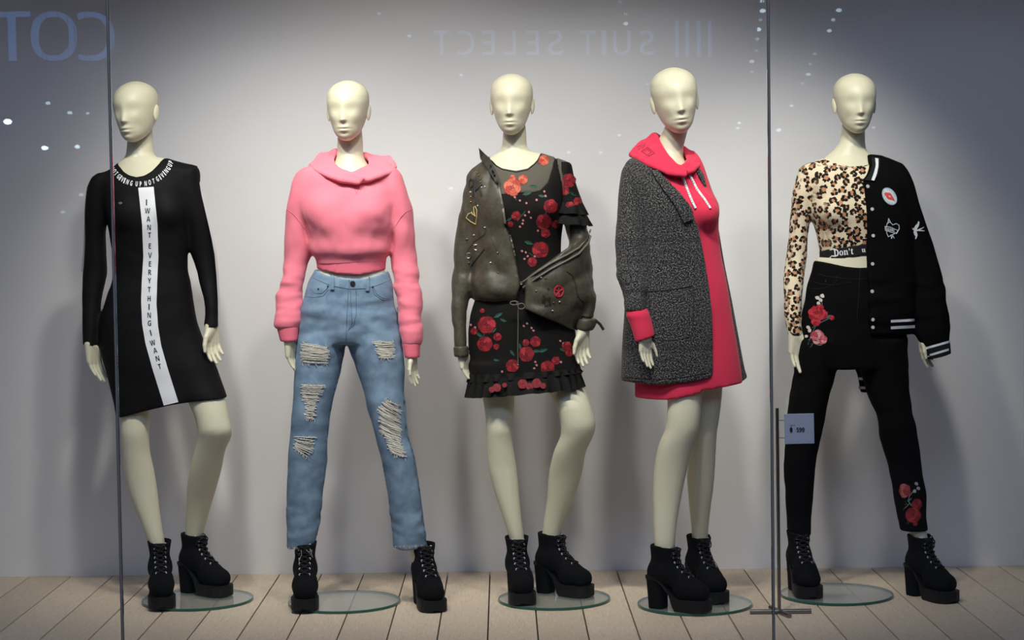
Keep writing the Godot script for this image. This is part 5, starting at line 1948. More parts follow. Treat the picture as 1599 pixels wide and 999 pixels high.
	dmd.position = on(fj, 855.5, 450.5, zc + 0.1, 0.001, off)
	dmd.rotation.z = PI / 4
	var ring := TorusMesh.new()
	ring.inner_radius = 0.0075
	ring.outer_radius = 0.011
	ring.rings = 20
	ring.ring_segments = 8
	for q in [[743.6, 386], [731.5, 399]]:
		var o := put("grommet", ring, mats.chrome, jacket)
		o.position = on(fj, q[0], q[1], zc + 0.1, 0.001, off)
		o.rotation.x = PI / 2
	st = new_st()
	stroke(st, fj, [[727, 395], [740, 378], [757, 366], [758, 362]], 1.4, zc + 0.1, 0.0015, off, Color(0.03, 0.028, 0.02))
	stroke(st, fj, [[733, 420], [745, 404], [756, 390]], 2.6, zc + 0.1, 0.0015, off, Color(0.012, 0.011, 0.01))
	stroke(st, fj, [[741, 296], [745, 314], [758, 352], [768, 374], [778, 396]], 1.2, zc + 0.1, 0.0012, off, Color(0.03, 0.028, 0.02))
	stroke(st, fj, [[885, 424], [893, 430], [899, 445], [902, 463], [912, 474]], 1.8, zc + 0.1, 0.0012, off, Color(0.012, 0.011, 0.01))
	put("pocket_seam", st.commit(), mats.thread, jacket)
	boot(m, 807, 844, -0.016, 9.0, 0.0097)
	boot(m, 860, 838, -0.092, 56.0, 0.0097)


func mannequin_coat() -> void:
	var zc := 0.09
	var m := thing("mannequin", "cream mannequin in a grey tweed coat over a red hooded sweatshirt dress", "mannequin", Vector3(0.474, 0.0, 0.115), "shop window mannequins")
	var off := m.position
	glass_base(m, 0.474, 0.115)
	var torso := rows([[236, 1012, 1084, -0.01, 0.04, 0.05], [243, 994, 1091, -0.01, 0.055, 0.06], [252, 983, 1096, 0, 0.066, 0.068], [262, 977, 1100, 0, 0.078, 0.076], [275, 974, 1104, 0, 0.09, 0.082], [300, 977, 1112, 0, 0.108, 0.085], [318, 979, 1119, 0, 0.116, 0.085], [332, 981, 1121.3, 0, 0.116, 0.085], [345, 982, 1121.5, 0, 0.112, 0.085], [366, 983, 1122.5, 0, 0.106, 0.085], [408, 985, 1128, 0, 0.104, 0.09], [453, 987, 1137, 0, 0.108, 0.1], [492, 988, 1143, 0, 0.112, 0.108], [540, 989, 1151, 0, 0.116, 0.112], [570, 990, 1155, 0, 0.118, 0.115], [600, 991, 1159, 0, 0.12, 0.118], [628, 991.5, 1163, 0, 0.122, 0.12]], zc)
	var coat := rows([[247, 984, 1096, -0.01, 0.066, 0.072], [253, 978, 1100, 0, 0.08, 0.08], [262, 974, 1103, 0, 0.092, 0.086], [275, 972, 1106, 0, 0.106, 0.092], [300, 976, 1112, 0, 0.122, 0.095], [330, 980, 1118, 0, 0.130, 0.095], [366, 981, 1120, 0, 0.124, 0.096], [420, 979, 1125, 0, 0.124, 0.102], [456, 977, 1130, 0, 0.128, 0.11], [495, 975, 1136, 0, 0.132, 0.118], [540, 972.5, 1143, 0, 0.136, 0.124], [570, 971.5, 1148, 0, 0.138, 0.127], [606, 971, 1154, 0, 0.140, 0.13]], zc)
	var back := rows([[258, 1070, 1093, -0.02, 0.06, 0.05], [264, 1072, 1096, -0.02, 0.07, 0.055], [273, 1076, 1100, -0.015, 0.078, 0.06], [300, 1084, 1108.5, -0.02, 0.075, 0.06], [314, 1088, 1113, -0.03, 0.06, 0.06], [340, 1090, 1119, -0.05, 0.05, 0.06], [366, 1092, 1123.5, -0.06, 0.05, 0.06], [408, 1095, 1130.5, -0.06, 0.05, 0.06], [465, 1100, 1142, -0.06, 0.05, 0.065], [516, 1105, 1151.5, -0.06, 0.05, 0.07], [576, 1110, 1163, -0.06, 0.05, 0.07], [592, 1112, 1168, -0.06, 0.05, 0.07], [600, 1112, 1169, -0.06, 0.05, 0.07]], zc)
	var arm := rows([[252, 981, 997, 0, 0.035, 0.035], [260, 973, 1001, 0, 0.046, 0.046], [273, 968.5, 1004, 0.005, 0.052, 0.052], [312, 964.5, 1005, 0.015, 0.056, 0.055], [360, 962, 1005, 0.03, 0.055, 0.055], [390, 961.5, 1006, 0.045, 0.054, 0.054], [420, 961.5, 1008.5, 0.06, 0.053, 0.053], [444, 966, 1011, 0.075, 0.05, 0.05], [456, 970, 1011.7, 0.085, 0.048, 0.048], [474, 973, 1010.5, 0.095, 0.045, 0.045], [486, 975, 1010, 0.1, 0.044, 0.044]], zc)
	var cuff := rows([[476, 976, 1008, 0.1, 0.036, 0.036], [484, 977, 1011.5, 0.102, 0.038, 0.038], [493, 977.5, 1015.5, 0.105, 0.042, 0.042], [500, 981, 1017.5, 0.108, 0.039, 0.039], [515, 986.5, 1021, 0.115, 0.036, 0.036], [534, 992, 1024.5, 0.12, 0.034, 0.034]], zc)
	var leg_l := rows([[575, 1020, 1102, 0.03, 0.078, 0.078], [605, 1036, 1098, 0.05, 0.068, 0.068], [624, 1042, 1096, 0.06, 0.062, 0.06], [650, 1041, 1094, 0.075, 0.058, 0.055], [669, 1039, 1092, 0.08, 0.056, 0.053], [685, 1032, 1087, 0.08, 0.053, 0.053], [700, 1027, 1081, 0.078, 0.05, 0.055], [734, 1021, 1073, 0.075, 0.045, 0.06], [772, 1019, 1065, 0.08, 0.041, 0.055], [810, 1019.8, 1058, 0.095, 0.036, 0.044], [855, 1021.8, 1053.5, 0.115, 0.032, 0.036], [895, 1024, 1050, 0.125, 0.03, 0.032]], zc)
	var leg_r := rows([[575, 1072, 1130, -0.02, 0.07, 0.07], [620, 1078, 1127, -0.02, 0.058, 0.058], [650, 1080, 1123.6, -0.02, 0.054, 0.052], [677, 1080, 1119.5, -0.02, 0.05, 0.05], [703, 1076, 1118, -0.03, 0.046, 0.052], [741, 1072.5, 1116, -0.045, 0.043, 0.054], [770, 1074.5, 1113, -0.055, 0.04, 0.05], [795, 1076.5, 1109.5, -0.065, 0.036, 0.042], [825, 1079.5, 1106.4, -0.075, 0.031, 0.034], [845, 1080, 1105, -0.078, 0.029, 0.031], [890, 1082, 1105, -0.078, 0.028, 0.03]], zc)
	var neck := rows([[185, 1044, 1078, -0.02, 0.045, 0.045], [203, 1034.5, 1075, -0.025, 0.05, 0.05], [219, 1027, 1071, -0.022, 0.05, 0.052], [232, 1024, 1068, -0.018, 0.05, 0.055], [246, 1023, 1068, -0.012, 0.055, 0.058], [262, 1015, 1076, -0.005, 0.062, 0.06], [290, 1012, 1080, 0, 0.068, 0.06]], zc)
	body(m, [[below(above(torso, 540), 270), 0.016, 0.0], [arm, 0.016, 0.01], [cuff, 0.01, 0.01], [leg_l, 0.0, 0.012], [leg_r, 0.0, 0.012], [neck, 0.002, 0.02]],
		[[1048, 105.5], [1060.5, 209.5], zc + 0.01, 0.10, 0.10, 0.02],
		[[1006, 524, zc + 0.122, 0.55, 0.05, 1, 0.70, hand_open, -0.05]])
	var f := field_for([torso], 0.006)
	f.column(torso)
	f.cone(at(1098, 330, zc + 0.07), at(1100, 332, zc + 0.075), 0.05, 0.045, 0.05)
	f.column(above(leg_l, 630), 0.03, -0.008)
	f.wrinkle(noise(5.0, 61, 2), 0.004, Vector3(1.3, 0.6, 1.0))
	f.trim(curve([[980, 623], [991, 624], [1041, 624.5], [1093, 613], [1097, 609], [1130, 605], [1163, 600.5]], zc + 0.1), -1)
	f.trim(curve([[1006, 236], [1020, 240], [1032, 247], [1044, 256], [1058, 263], [1068, 262], [1077, 255], [1086, 244]], zc + 0.06), 1, true)
	var dress := garment("hoodie_dress", f, m, mats.red_fleece, "raspberry red hooded sweatshirt dress")
	# hood
	var fh := Field.new(at(965, 300, zc) + Vector3(0, 0, -0.17), at(1115, 190, zc) + Vector3(0, 0, 0.18), 0.0045)
	hood_sheet(fh, zc, [[1022, 212, -0.06], [1027, 219, -0.01], [1034, 233, 0.035], [1043, 247, 0.065], [1054, 258, 0.09], [1072, 267, 0.112]], [[1003, 222, -0.07], [986, 241, -0.02], [1000, 249, 0.045], [1020, 259, 0.086], [1044, 270, 0.106], [1070, 273, 0.116]])
	hood_sheet(fh, zc, [[1066, 234, -0.06], [1074, 242, -0.01], [1075, 250, 0.04], [1072, 257, 0.08], [1060, 264, 0.098]], [[1081, 241, -0.05], [1090, 252, 0.0], [1089, 259, 0.045], [1081, 266, 0.085], [1064, 272, 0.102]])
	for q in [[[1022, 214, -0.06], [1046, 222, -0.085]], [[1066, 236, -0.06], [1046, 222, -0.085]], [[1000, 230, -0.08], [1046, 240, -0.115]], [[1080, 245, -0.06], [1046, 240, -0.115]]]:
		fh.cone(at(q[0][0], q[0][1], zc + q[0][2]), at(q[1][0], q[1][1], zc + q[1][2]), 0.013, 0.016, 0.02)
	fh.cone(at(1035, 250, zc - 0.1), at(1035, 275, zc - 0.12), 0.05, 0.05, 0.04)
	fh.wrinkle(noise(12.0, 62, 2), 0.003, Vector3.ONE)
	var hood := put("hood", mesh_of(fh.arrays(off)), mats.red_fleece, dress, "folded red hood round the neck")
	var ht := new_st()
	for l in [[[1002, 236], [1011, 230], [1022, 239], [1013, 244], [1002, 236]], [[1006, 236], [1011, 233], [1017, 238], [1013, 241]], [[995, 230], [1002, 226]], [[997, 233], [1008, 224]], [[1003, 232], [1007, 227]]]:
		stroke(ht, fh, l, 1.1, zc + 0.03, 0.0012, off, Color(0.16, 0.012, 0.03))
	put("hood_print", ht.commit(), mats.thread, hood, "dark outlined print on the hood")
	for p in [[[1064, 273], [1070, 287], [1076, 303], [1081, 315], [1086, 325]], [[1073, 267], [1080, 279], [1088, 295], [1100, 311], [1109, 325]]]:
		var st2 := new_st()
		var pts := drape_path(f, p, zc + 0.11, 0.004, off)
		tube(st2, pts, 0.0045, 8, 0.5)
		var cord := put("drawcord", st2.commit(), mats.white_print, dress, "white drawcord with dark lettering")
		st2 = new_st()
		for k in range(2, pts.size() - 2, 1):
			if k % 4 == 3:
				continue
			var a: Vector3 = pts[k] + Vector3(0, 0, 0.0026)
			var t: Vector3 = (pts[k + 1] - pts[k - 1]).normalized()
			var s := Vector3(-t.y, t.x, 0) * 0.0022
			face(st2, [a - s, a + s, a + s + t * 0.002, a - s * 0.4 + t * 0.002])
		put("cord_marks", st2.commit(), mats.black_print, cord)
	# coat: front panel, back hanging at the far side, sleeve
	var fc := field_for([coat, back], 0.006)
	fc.column(coat, 0.0, 0.0, [], clip([[236, 1015], [250, 1020], [262, 1026], [272, 1034], [285, 1047], [300, 1061], [324, 1079.5], [348, 1089], [366, 1093.5], [408, 1102.6], [450, 1108.7], [486, 1111.7], [540, 1114], [582, 1114.7], [588, 1112], [594, 1106]], zc + 0.12))
	fc.wrinkle(noise(4.0, 63, 2), 0.004, Vector3(1.2, 0.6, 1.0))
	fc.trim(curve([[960, 597.5], [971, 598], [1026, 601], [1068, 597.5], [1100, 592], [1116, 588]], zc + 0.12), -1)
	fc.column(back, 0.0)
	fc.trim(curve([[1116, 620], [1116.5, 600], [1160, 596.5], [1168, 592], [1180, 590]], zc), -1, true)
	var cmesh := garment("coat", fc, m, mats.tweed, "grey flecked tweed coat hanging open")
	var fa := field_for([arm], 0.0056)
	fa.column(arm)
	fa.wrinkle(noise(6.0, 64, 2), 0.004, Vector3(1.0, 1.2, 1.0))
	fa.wrinkle(noise(9.0, 65, 2), 0.010, Vector3(0.6, 2.0, 0.7), at(0, 490, zc).y, at(0, 410, zc).y, 0.05)
	put("sleeve", mesh_of(fa.arrays(off)), mats.tweed, cmesh, "pushed-up tweed sleeve")
	var fk := field_for([cuff], 0.005)
	fk.column(cuff)
	fk.wrinkle(noise(9.0, 66, 2), 0.008, Vector3(0.7, 2.0, 0.7), at(0, 505, zc).y, at(0, 470, zc).y, 0.02)
	fk.trim(curve([[980, 535.5], [991.6, 534.5], [1024, 523.5], [1030, 522]], zc + 0.12), -1)
	put("sleeve_cuff", mesh_of(fk.arrays(off)), mats.red_fleece, dress, "red cuff showing below the coat sleeve")
	# lapel, pocket, seams
	var st := new_st()
	strip(st, fc, [[1018, 268], [1025, 280], [1039, 300], [1055, 322], [1068, 348]], [[1026, 264], [1036, 275], [1053, 295], [1071, 319], [1082, 342]], zc + 0.12, 0.010, off, 4, 3.0)
	put("lapel", st.commit(), mats.tweed, cmesh, "notched tweed lapel")
	st = new_st()
	tube(st, drape_path(fc, [[1014, 264], [1019, 270], [1026, 282], [1040, 302], [1056, 324], [1069, 350]], zc + 0.12, 0.001, off), 0.0022, 5)
	put("lapel_edge", st.commit(), mats.coat_lining, cmesh)
	st = new_st()
	strip(st, fc, [[1094, 266], [1099, 278], [1104, 292], [1109, 308]], [[1089, 268], [1093, 278], [1099, 291], [1107, 309]], zc + 0.06, 0.006, off, 3, 3.0)
	put("lapel", st.commit(), mats.tweed, cmesh)
	st = new_st()
	tube(st, drape_path(fc, [[1012, 455], [1040, 453], [1060, 450], [1082, 446]], zc + 0.12, 0.0008, off), 0.0016, 5)
	tube(st, drape_path(fc, [[1013, 455], [1015, 490], [1018, 525], [1035, 532], [1060, 530], [1082, 524], [1083, 490], [1082, 448]], zc + 0.12, 0.0004, off), 0.0012, 5)
	tube(st, drape_path(fc, [[974, 589], [1026, 592], [1068, 588.5], [1104, 582]], zc + 0.12, 0.0002, off), 0.0013, 5)
	put("seams", st.commit(), mats.coat_lining, cmesh)
	boot(m, 1037, 857, 0.212, 60.0, 0.0097)
	boot(m, 1091, 839, 0.006, 22.0, 0.0097)


func mannequin_leopard() -> void:
	var zc := -0.05
	var m := thing("mannequin", "cream mannequin in a leopard crop top, black embroidered jeans and one-shouldered varsity jacket", "mannequin", Vector3(0.99, 0.0, -0.035), "shop window mannequins")
	var off := m.position
	glass_base(m, 0.99, -0.035)
	var torso := rows([[242, 1292, 1364, -0.01, 0.04, 0.05], [247, 1282, 1374, -0.01, 0.05, 0.056], [253, 1270, 1388, -0.005, 0.06, 0.063], [258, 1259, 1398, 0, 0.067, 0.068], [264, 1252, 1404, 0, 0.075, 0.075], [277, 1252, 1406, 0, 0.09, 0.082], [300, 1258, 1405, 0, 0.106, 0.085], [331, 1265, 1402, 0, 0.110, 0.084], [355, 1272.6, 1398, 0, 0.098, 0.08], [382, 1278.6, 1394, 0, 0.086, 0.078], [392, 1281, 1393, 0, 0.083, 0.078], [412, 1281, 1394, 0, 0.084, 0.08]], zc)
	var waist := rows([[395, 1282, 1392, 0, 0.083, 0.078], [408, 1278, 1394, 0, 0.083, 0.08], [425, 1271, 1402, 0, 0.088, 0.088], [460, 1264, 1408, 0, 0.094, 0.1], [510, 1255, 1410, 0, 0.09, 0.1]], zc)
	var arm_l := rows([[255, 1261, 1276, 0, 0.034, 0.034], [262, 1249.5, 1276, 0, 0.043, 0.043], [277, 1243.5, 1275, 0, 0.047, 0.047], [298, 1238, 1270, 0, 0.047, 0.047], [328, 1235, 1266, -0.008, 0.044, 0.044], [364, 1232, 1262, -0.018, 0.041, 0.041], [397, 1228.6, 1259.6, -0.022, 0.04, 0.04], [410, 1226, 1258, -0.02, 0.04, 0.04], [438, 1223, 1254.5, -0.008, 0.037, 0.037], [471, 1224, 1252, 0.008, 0.033, 0.033], [501, 1226.5, 1251.5, 0.02, 0.03, 0.03], [524, 1230.5, 1253, 0.028, 0.028, 0.028]], zc)
	var hip := rows([[403, 1271, 1397, 0, 0.088, 0.088], [412, 1269, 1400, 0, 0.091, 0.092], [426, 1266.5, 1406, 0, 0.095, 0.098], [450, 1260, 1411, 0, 0.1, 0.107], [480, 1253, 1414, 0, 0.104, 0.112], [510, 1247, 1415, 0, 0.103, 0.112], [540, 1244, 1416, 0, 0.1, 0.108], [574, 1241, 1418, 0, 0.09, 0.095]], zc)
	var leg_l := rows([[530, 1245, 1325, 0, 0.095, 0.1], [574, 1241, 1307, 0, 0.088, 0.09], [600, 1237.5, 1300, 0, 0.084, 0.084], [620, 1233, 1294.7, 0, 0.08, 0.08], [645, 1230.5, 1289, 0, 0.074, 0.075], [669, 1226.8, 1285, 0, 0.068, 0.07], [722, 1223.7, 1274, -0.008, 0.06, 0.066], [772, 1226.4, 1270, -0.018, 0.054, 0.06], [800, 1228, 1268, -0.025, 0.05, 0.054], [840, 1229.4, 1265.5, -0.032, 0.045, 0.048]], zc)
	var leg_r := rows([[530, 1325, 1416, 0, 0.095, 0.1], [572, 1341.6, 1418, 0, 0.088, 0.09], [585, 1346, 1419, 0, 0.086, 0.087], [612, 1354, 1420.5, 0.005, 0.08, 0.08], [646, 1368, 1425, 0.015, 0.072, 0.07], [660, 1370.5, 1429, 0.018, 0.07, 0.068], [677, 1373, 1431, 0.02, 0.066, 0.066], [715, 1383.8, 1437.5, 0.02, 0.058, 0.063], [753, 1391.4, 1442.8, 0.022, 0.054, 0.06], [791, 1399, 1446.5, 0.03, 0.049, 0.054], [830, 1406.7, 1449, 0.036, 0.046, 0.05]], zc)
	var shin_l := rows([[790, 1235, 1262, -0.025, 0.034, 0.038], [840, 1236, 1260, -0.03, 0.029, 0.031], [885, 1236, 1259, -0.03, 0.028, 0.03]], zc)
	var shin_r := rows([[780, 1404, 1440, 0.03, 0.038, 0.042], [825, 1418, 1446, 0.038, 0.032, 0.034], [848, 1424, 1450, 0.042, 0.03, 0.032], [890, 1428, 1452, 0.045, 0.028, 0.03]], zc)
	var arm_r := rows([[256, 1394, 1408, 0, 0.034, 0.034], [264, 1390, 1415, 0, 0.046, 0.046], [275, 1388, 1421, 0, 0.053, 0.053], [289, 1386, 1427, 0, 0.057, 0.057], [322, 1388, 1437, -0.008, 0.06, 0.06], [355, 1392, 1448, -0.018, 0.061, 0.061], [396, 1398, 1462.5, -0.028, 0.06, 0.06], [444, 1408, 1474, -0.02, 0.057, 0.057], [486, 1420, 1481, 0.0, 0.053, 0.053], [510, 1427, 1483.6, 0.01, 0.05, 0.05], [526, 1432, 1483, 0.016, 0.046, 0.046], [541, 1439, 1482, 0.02, 0.04, 0.04]], zc)
	var neck := rows([[190, 1314, 1352, -0.03, 0.045, 0.045], [206, 1312.5, 1352, -0.028, 0.048, 0.05], [220, 1310, 1352, -0.022, 0.05, 0.05], [233, 1301, 1353.5, -0.018, 0.052, 0.056], [244, 1290, 1359, -0.012, 0.053, 0.06], [256, 1296, 1356, -0.005, 0.060, 0.065], [272, 1300, 1350, 0, 0.066, 0.07], [300, 1302, 1348, 0, 0.066, 0.07]], zc)
	body(m, [[torso, 0.008, 0.0], [waist, 0.002, 0.01], [hip, 0.01, 0.01], [arm_l, 0.004, 0.01], [arm_r, 0.025, 0.01], [above(leg_l, 805), 0.012, 0.01], [above(leg_r, 805), 0.012, 0.01], [shin_l, 0.0, 0.015], [shin_r, 0.0, 0.015], [neck, 0.003, 0.014]],
		[[1334, 114.5], [1336, 208.7], zc + 0.005, 0.06, 0.0, 0.03],
		[[1242, 519, zc + 0.03, 0.30, 0.10, 1, 0.93, hand_open, 0.0], [1440, 518, zc + 0.005, 1.0, 0.12, -1, 0.84, hand_open, 0.1]])
	var f := field_for([torso, arm_l], 0.0055)
	f.column(torso)
	f.column(arm_l, 0.018)
	for b in [[1303, 330], [1365, 330]]:
		f.cone(at(b[0], b[1], zc + 0.06), at(b[0], b[1], zc + 0.066), 0.05, 0.044, 0.04)
	f.wrinkle(noise(6.0, 71, 2), 0.003, Vector3(1.0, 1.2, 1.0))
	f.wrinkle(noise(12.0, 72, 2), 0.004, Vector3(0.4, 2.4, 0.6), at(0, 525, zc).y, at(0, 480, zc).y, 0.02)
	f.trim(curve([[1281, 244], [1290, 250], [1302, 255.5], [1322, 261], [1345, 259.5], [1358, 256], [1370, 244]], zc), 1, true)
	f.trim(curve([[1215, 527], [1258, 524], [1262, 470], [1266, 400], [1281, 394], [1318, 389], [1355, 384], [1410, 380]], zc), -1)
	var top := garment("crop_top", f, m, mats.leopard, "leopard print long-sleeved crop top")
	var fb := field_for([torso], 0.0052)
	fb.column(torso, 0.0, -0.003)
	fb.trim(curve([[1270, 391], [1282, 390], [1318, 384.5], [1355, 379], [1410, 376]], zc), 1)
	fb.trim(curve([[1270, 407], [1284, 405], [1316, 402.5], [1355, 398], [1410, 395]], zc), -1)
	put("hem_band", mesh_of(fb.arrays(off)), mats.black_rib, top, "black elastic band with white blackletter words")
	var st := new_st()
	letters(st, fb, "Don't", 1317, 393.5, 9.5, zc, 0.0012, off, -0.10, 0.86, serif)
	letters(st, fb, "u", 1348.5, 391, 7.0, zc, 0.0012, off, -0.08, 1.0, serif)
	letters(st, fb, "e", 1285.5, 399, 6.0, zc, 0.0012, off, -0.1, 0.5, serif)
	stroke(st, fb, [[1296.5, 390], [1302, 388.5], [1307, 390.5]], 1.6, zc, 0.0013, off)
	stroke(st, fb, [[1296, 402], [1299, 399.5], [1304, 400], [1308, 398.5]], 1.6, zc, 0.0013, off)
	put("band_lettering", st.commit(), mats.white_print, top)
	var fj := field_for([hip, leg_l, leg_r], 0.006)
	fj.column(hip)
	fj.column(leg_l, 0.012)
	fj.column(leg_r, 0.012)
	fj.wrinkle(noise(6.0, 73, 2), 0.005, Vector3(0.8, 1.3, 1.0))
	fj.trim(curve([[1260, 405], [1270, 406], [1289, 409.5], [1319, 416], [1340, 418], [1354, 417], [1400, 410]], zc + 0.05), 1)
	fj.trim(curve([[1215, 827], [1229, 828], [1248, 834], [1266, 838], [1300, 832], [1400, 826], [1450, 825]], zc), -1)
	var jeans := garment("jeans", fj, m, mats.black_denim, "black jeans with embroidered roses and raw hems")
	st = new_st()
	for p in [[[1264, 438], [1280, 443], [1300, 445], [1330, 440]], [[1262, 450], [1280, 451], [1295, 447], [1305, 440], [1308, 432]], [[1268, 425], [1290, 431], [1320, 435], [1352, 436]], [[1343, 420], [1341, 460], [1338, 500]]]:
		tube(st, drape_path(fj, p, zc, 0.0003, off), 0.0011, 5)
	put("stitching", st.commit(), mats.black_rib, jeans)
	var rv := CylinderMesh.new()
	rv.top_radius = 0.003
	rv.bottom_radius = 0.0035
	rv.height = 0.003
	for q in [[1307, 433], [1289, 439]]:
		var o := put("rivet", rv, mats.steel, jeans)
		o.position = on(fj, q[0], q[1], zc, 0.001, off)
		o.rotation.x = PI / 2
	var red := [Color(0.48, 0.012, 0.025), Color(0.28, 0.006, 0.014), Color(0.58, 0.035, 0.05)]
	var rosy := [Color(0.55, 0.13, 0.15), Color(0.45, 0.06, 0.08), Color(0.66, 0.30, 0.30)]
	var dull := [Color(0.34, 0.05, 0.05), Color(0.25, 0.03, 0.03), Color(0.42, 0.12, 0.11)]
	var green := Color(0.08, 0.13, 0.12)
	st = new_st()
	for l in [[[1276, 475], [1282, 490], [1276, 505], [1268, 520], [1262, 538]], [[1268, 512], [1284, 502], [1297, 496]], [[1282, 488], [1284, 474], [1280, 462]]]:
		stroke(st, fj, l, 1.6, zc, 0.001, off, green)
	for r in [[1272, 489, 12, 0], [1284, 491, 9, 0], [1274, 502, 8, 0], [1280, 481, 7, 0], [1276, 526, 12, 1], [1284, 530, 8, 1], [1299, 496, 4, 0]]:
		rose(st, fj, r[0], r[1], r[2], zc, off, rosy if r[3] else red)
	for b in [[1276, 465], [1281, 468], [1278, 473], [1284, 462], [1262, 511], [1264, 516], [1259, 525]]:
		blob(st, fj, b[0], b[1], 3.4, 3.0, rng.randf(), zc, 0.0016, off, Color(0.62, 0.58, 0.52), 7, 0.4)
	for l in [[1293, 494, 6, -0.4], [1262, 535, 8, 1.9], [1278, 537, 6, 0.3], [1265, 540, 6, 2.4], [1290, 489, 4, -0.9]]:
		leaf(st, fj, l[0], l[1], l[2], l[3], zc, off, green)
	put("rose_embroidery", st.commit(), mats.thread, jeans, "embroidered red and pink roses at the hip")
	st = new_st()
	for l in [[[1424, 790], [1418, 782], [1420, 774], [1429, 764]], [[1411, 795], [1420, 786]]]:
		stroke(st, fj, l, 1.5, zc, 0.001, off, Color(0.16, 0.18, 0.17))
	for r in [[1411, 766, 12, 2], [1432, 787, 9, 0], [1426, 804, 13, 0], [1429, 817, 4, 0]]:
		rose(st, fj, r[0], r[1], r[2], zc, off, dull if r[3] == 2 else [Color(0.30, 0.015, 0.02), Color(0.22, 0.008, 0.012), Color(0.40, 0.03, 0.035)])
	for b in [[1431, 755], [1428, 767], [1434, 762]]:
		blob(st, fj, b[0], b[1], 3.0, 2.8, rng.randf(), zc, 0.0016, off, Color(0.36, 0.36, 0.36), 7, 0.4)
	for l in [[1412, 785, 6, 0.4], [1414, 812, 8, 0.9], [1420, 780, 5, -0.6]]:
		leaf(st, fj, l[0], l[1], l[2], l[3], zc, off, green)
	put("rose_embroidery", st.commit(), mats.thread, jeans, "embroidered dark red roses above the hem")
	# varsity jacket: one arm in, the other half hanging down behind
	var panel := rows([[243, 1296, 1376, -0.01, 0.055, 0.06], [248, 1284, 1388, -0.01, 0.066, 0.068], [254, 1272, 1400, 0, 0.076, 0.076], [262, 1258, 1409, 0, 0.088, 0.085], [275, 1252, 1416, 0, 0.106, 0.092], [300, 1256, 1420, 0, 0.122, 0.096], [340, 1262, 1424, 0, 0.128, 0.097], [380, 1270, 1427, 0, 0.118, 0.097], [420, 1272, 1429, 0, 0.118, 0.1], [460, 1266, 1430, 0, 0.122, 0.11], [490, 1260, 1430, 0, 0.122, 0.114], [500, 1260, 1429, 0, 0.118, 0.112], [522, 1262, 1428.5, 0, 0.114, 0.11]], zc)
	var hang := rows([[480, 1300, 1372, -0.11, 0.03, 0.03], [540, 1318, 1366, -0.12, 0.03, 0.03], [585, 1340, 1357, -0.12, 0.03, 0.03], [612, 1345, 1356, -0.12, 0.028, 0.028]], zc)
	var fv := field_for([panel, arm_r, hang], 0.006)
	fv.column(panel, 0.0, 0.0, clip([[236, 1362], [250, 1361], [262, 1360], [272, 1356], [280, 1350], [310, 1352], [355, 1354.5], [420, 1355], [480, 1356.6], [522, 1358.5]], zc + 0.11))
	fv.column(arm_r, 0.016)
	fv.column(hang, 0.005)
	fv.wrinkle(noise(5.0, 75, 2), 0.005, Vector3(1.2, 0.7, 1.0))
	fv.wrinkle(noise(8.0, 76, 2), 0.008, Vector3(0.7, 1.8, 0.8), at(0, 545, zc).y, at(0, 440, zc).y, 0.05)
	var jacket := garment("jacket", fv, m, mats.black_wool, "black varsity jacket worn over one shoulder")
	st = new_st()
	strip(st, fv, [[1360, 245], [1361.5, 258], [1358, 270], [1350, 281]], [[1374, 247], [1373, 262], [1370, 274], [1365, 283]], zc + 0.08, 0.006, off, 3, 3.0)
	put("collar", st.commit(), mats.black_rib, jacket)
	st = new_st()
	strip(st, fv, [[1366, 246.5], [1367, 258], [1364, 270], [1360, 281]], [[1371, 247.5], [1371, 260], [1368.5, 272], [1364.5, 282]], zc + 0.08, 0.0085, off, 2, 3.0)
	put("collar_stripe", st.commit(), mats.white_print, jacket, "white stripe on the ribbed collar")
	for p in [[[1391, 499.5, 503.5], [1428, 497.5, 501.5]], [[1391, 509.5, 514], [1428.5, 507.5, 512]]]:
		st = new_st()
		strip(st, fv, [[p[0][0], p[0][1]], [p[1][0], p[1][1]]], [[p[0][0], p[0][2]], [p[1][0], p[1][2]]], zc + 0.05, 0.002, off, 2, 3.0)
		put("hem_stripe", st.commit(), mats.white_print, jacket, "white hem stripe")
	var cuff := rows([[531, 1435, 1483, 0.018, 0.046, 0.046], [541, 1440, 1484, 0.02, 0.044, 0.044], [553, 1446, 1485, 0.022, 0.042, 0.042], [565, 1450, 1485.5, 0.024, 0.04, 0.04]], zc)
	var fk := field_for([cuff], 0.005)
	fk.column(cuff)
	fk.trim(curve([[1430, 545], [1443, 542], [1483, 530.5], [1490, 528]], zc + 0.03), 1)
	fk.trim(curve([[1440, 564], [1451, 561], [1485, 552], [1492, 550]], zc + 0.03), -1)
	var cf := put("cuff", mesh_of(fk.arrays(off)), mats.black_rib, jacket, "ribbed cuff with white stripes")
	for p in [[[1445.5, 542, 545.5], [1482.5, 531.5, 535]], [[1449, 553.5, 557], [1484, 543, 546.5]]]:
		st = new_st()
		strip(st, fk, [[p[0][0], p[0][1]], [p[1][0], p[1][1]]], [[p[0][0], p[0][2]], [p[1][0], p[1][2]]], zc + 0.03, 0.0015, off, 2, 3.0)
		put("cuff_stripe", st.commit(), mats.white_print, cf)
	st = new_st()
	for y in [589.0, 603.0]:
		strip(st, fv, [[1341, y], [1354, y + 0.5]], [[1341, y + 4], [1354, y + 4.5]], zc - 0.1, 0.002, off, 2, 3.0)
	put("hanging_cuff_stripe", st.commit(), mats.white_print, jacket, "white stripes on the empty sleeve hanging behind")
	var snap := CylinderMesh.new()
	snap.top_radius = 0.0055
	snap.bottom_radius = 0.0065
	snap.height = 0.004
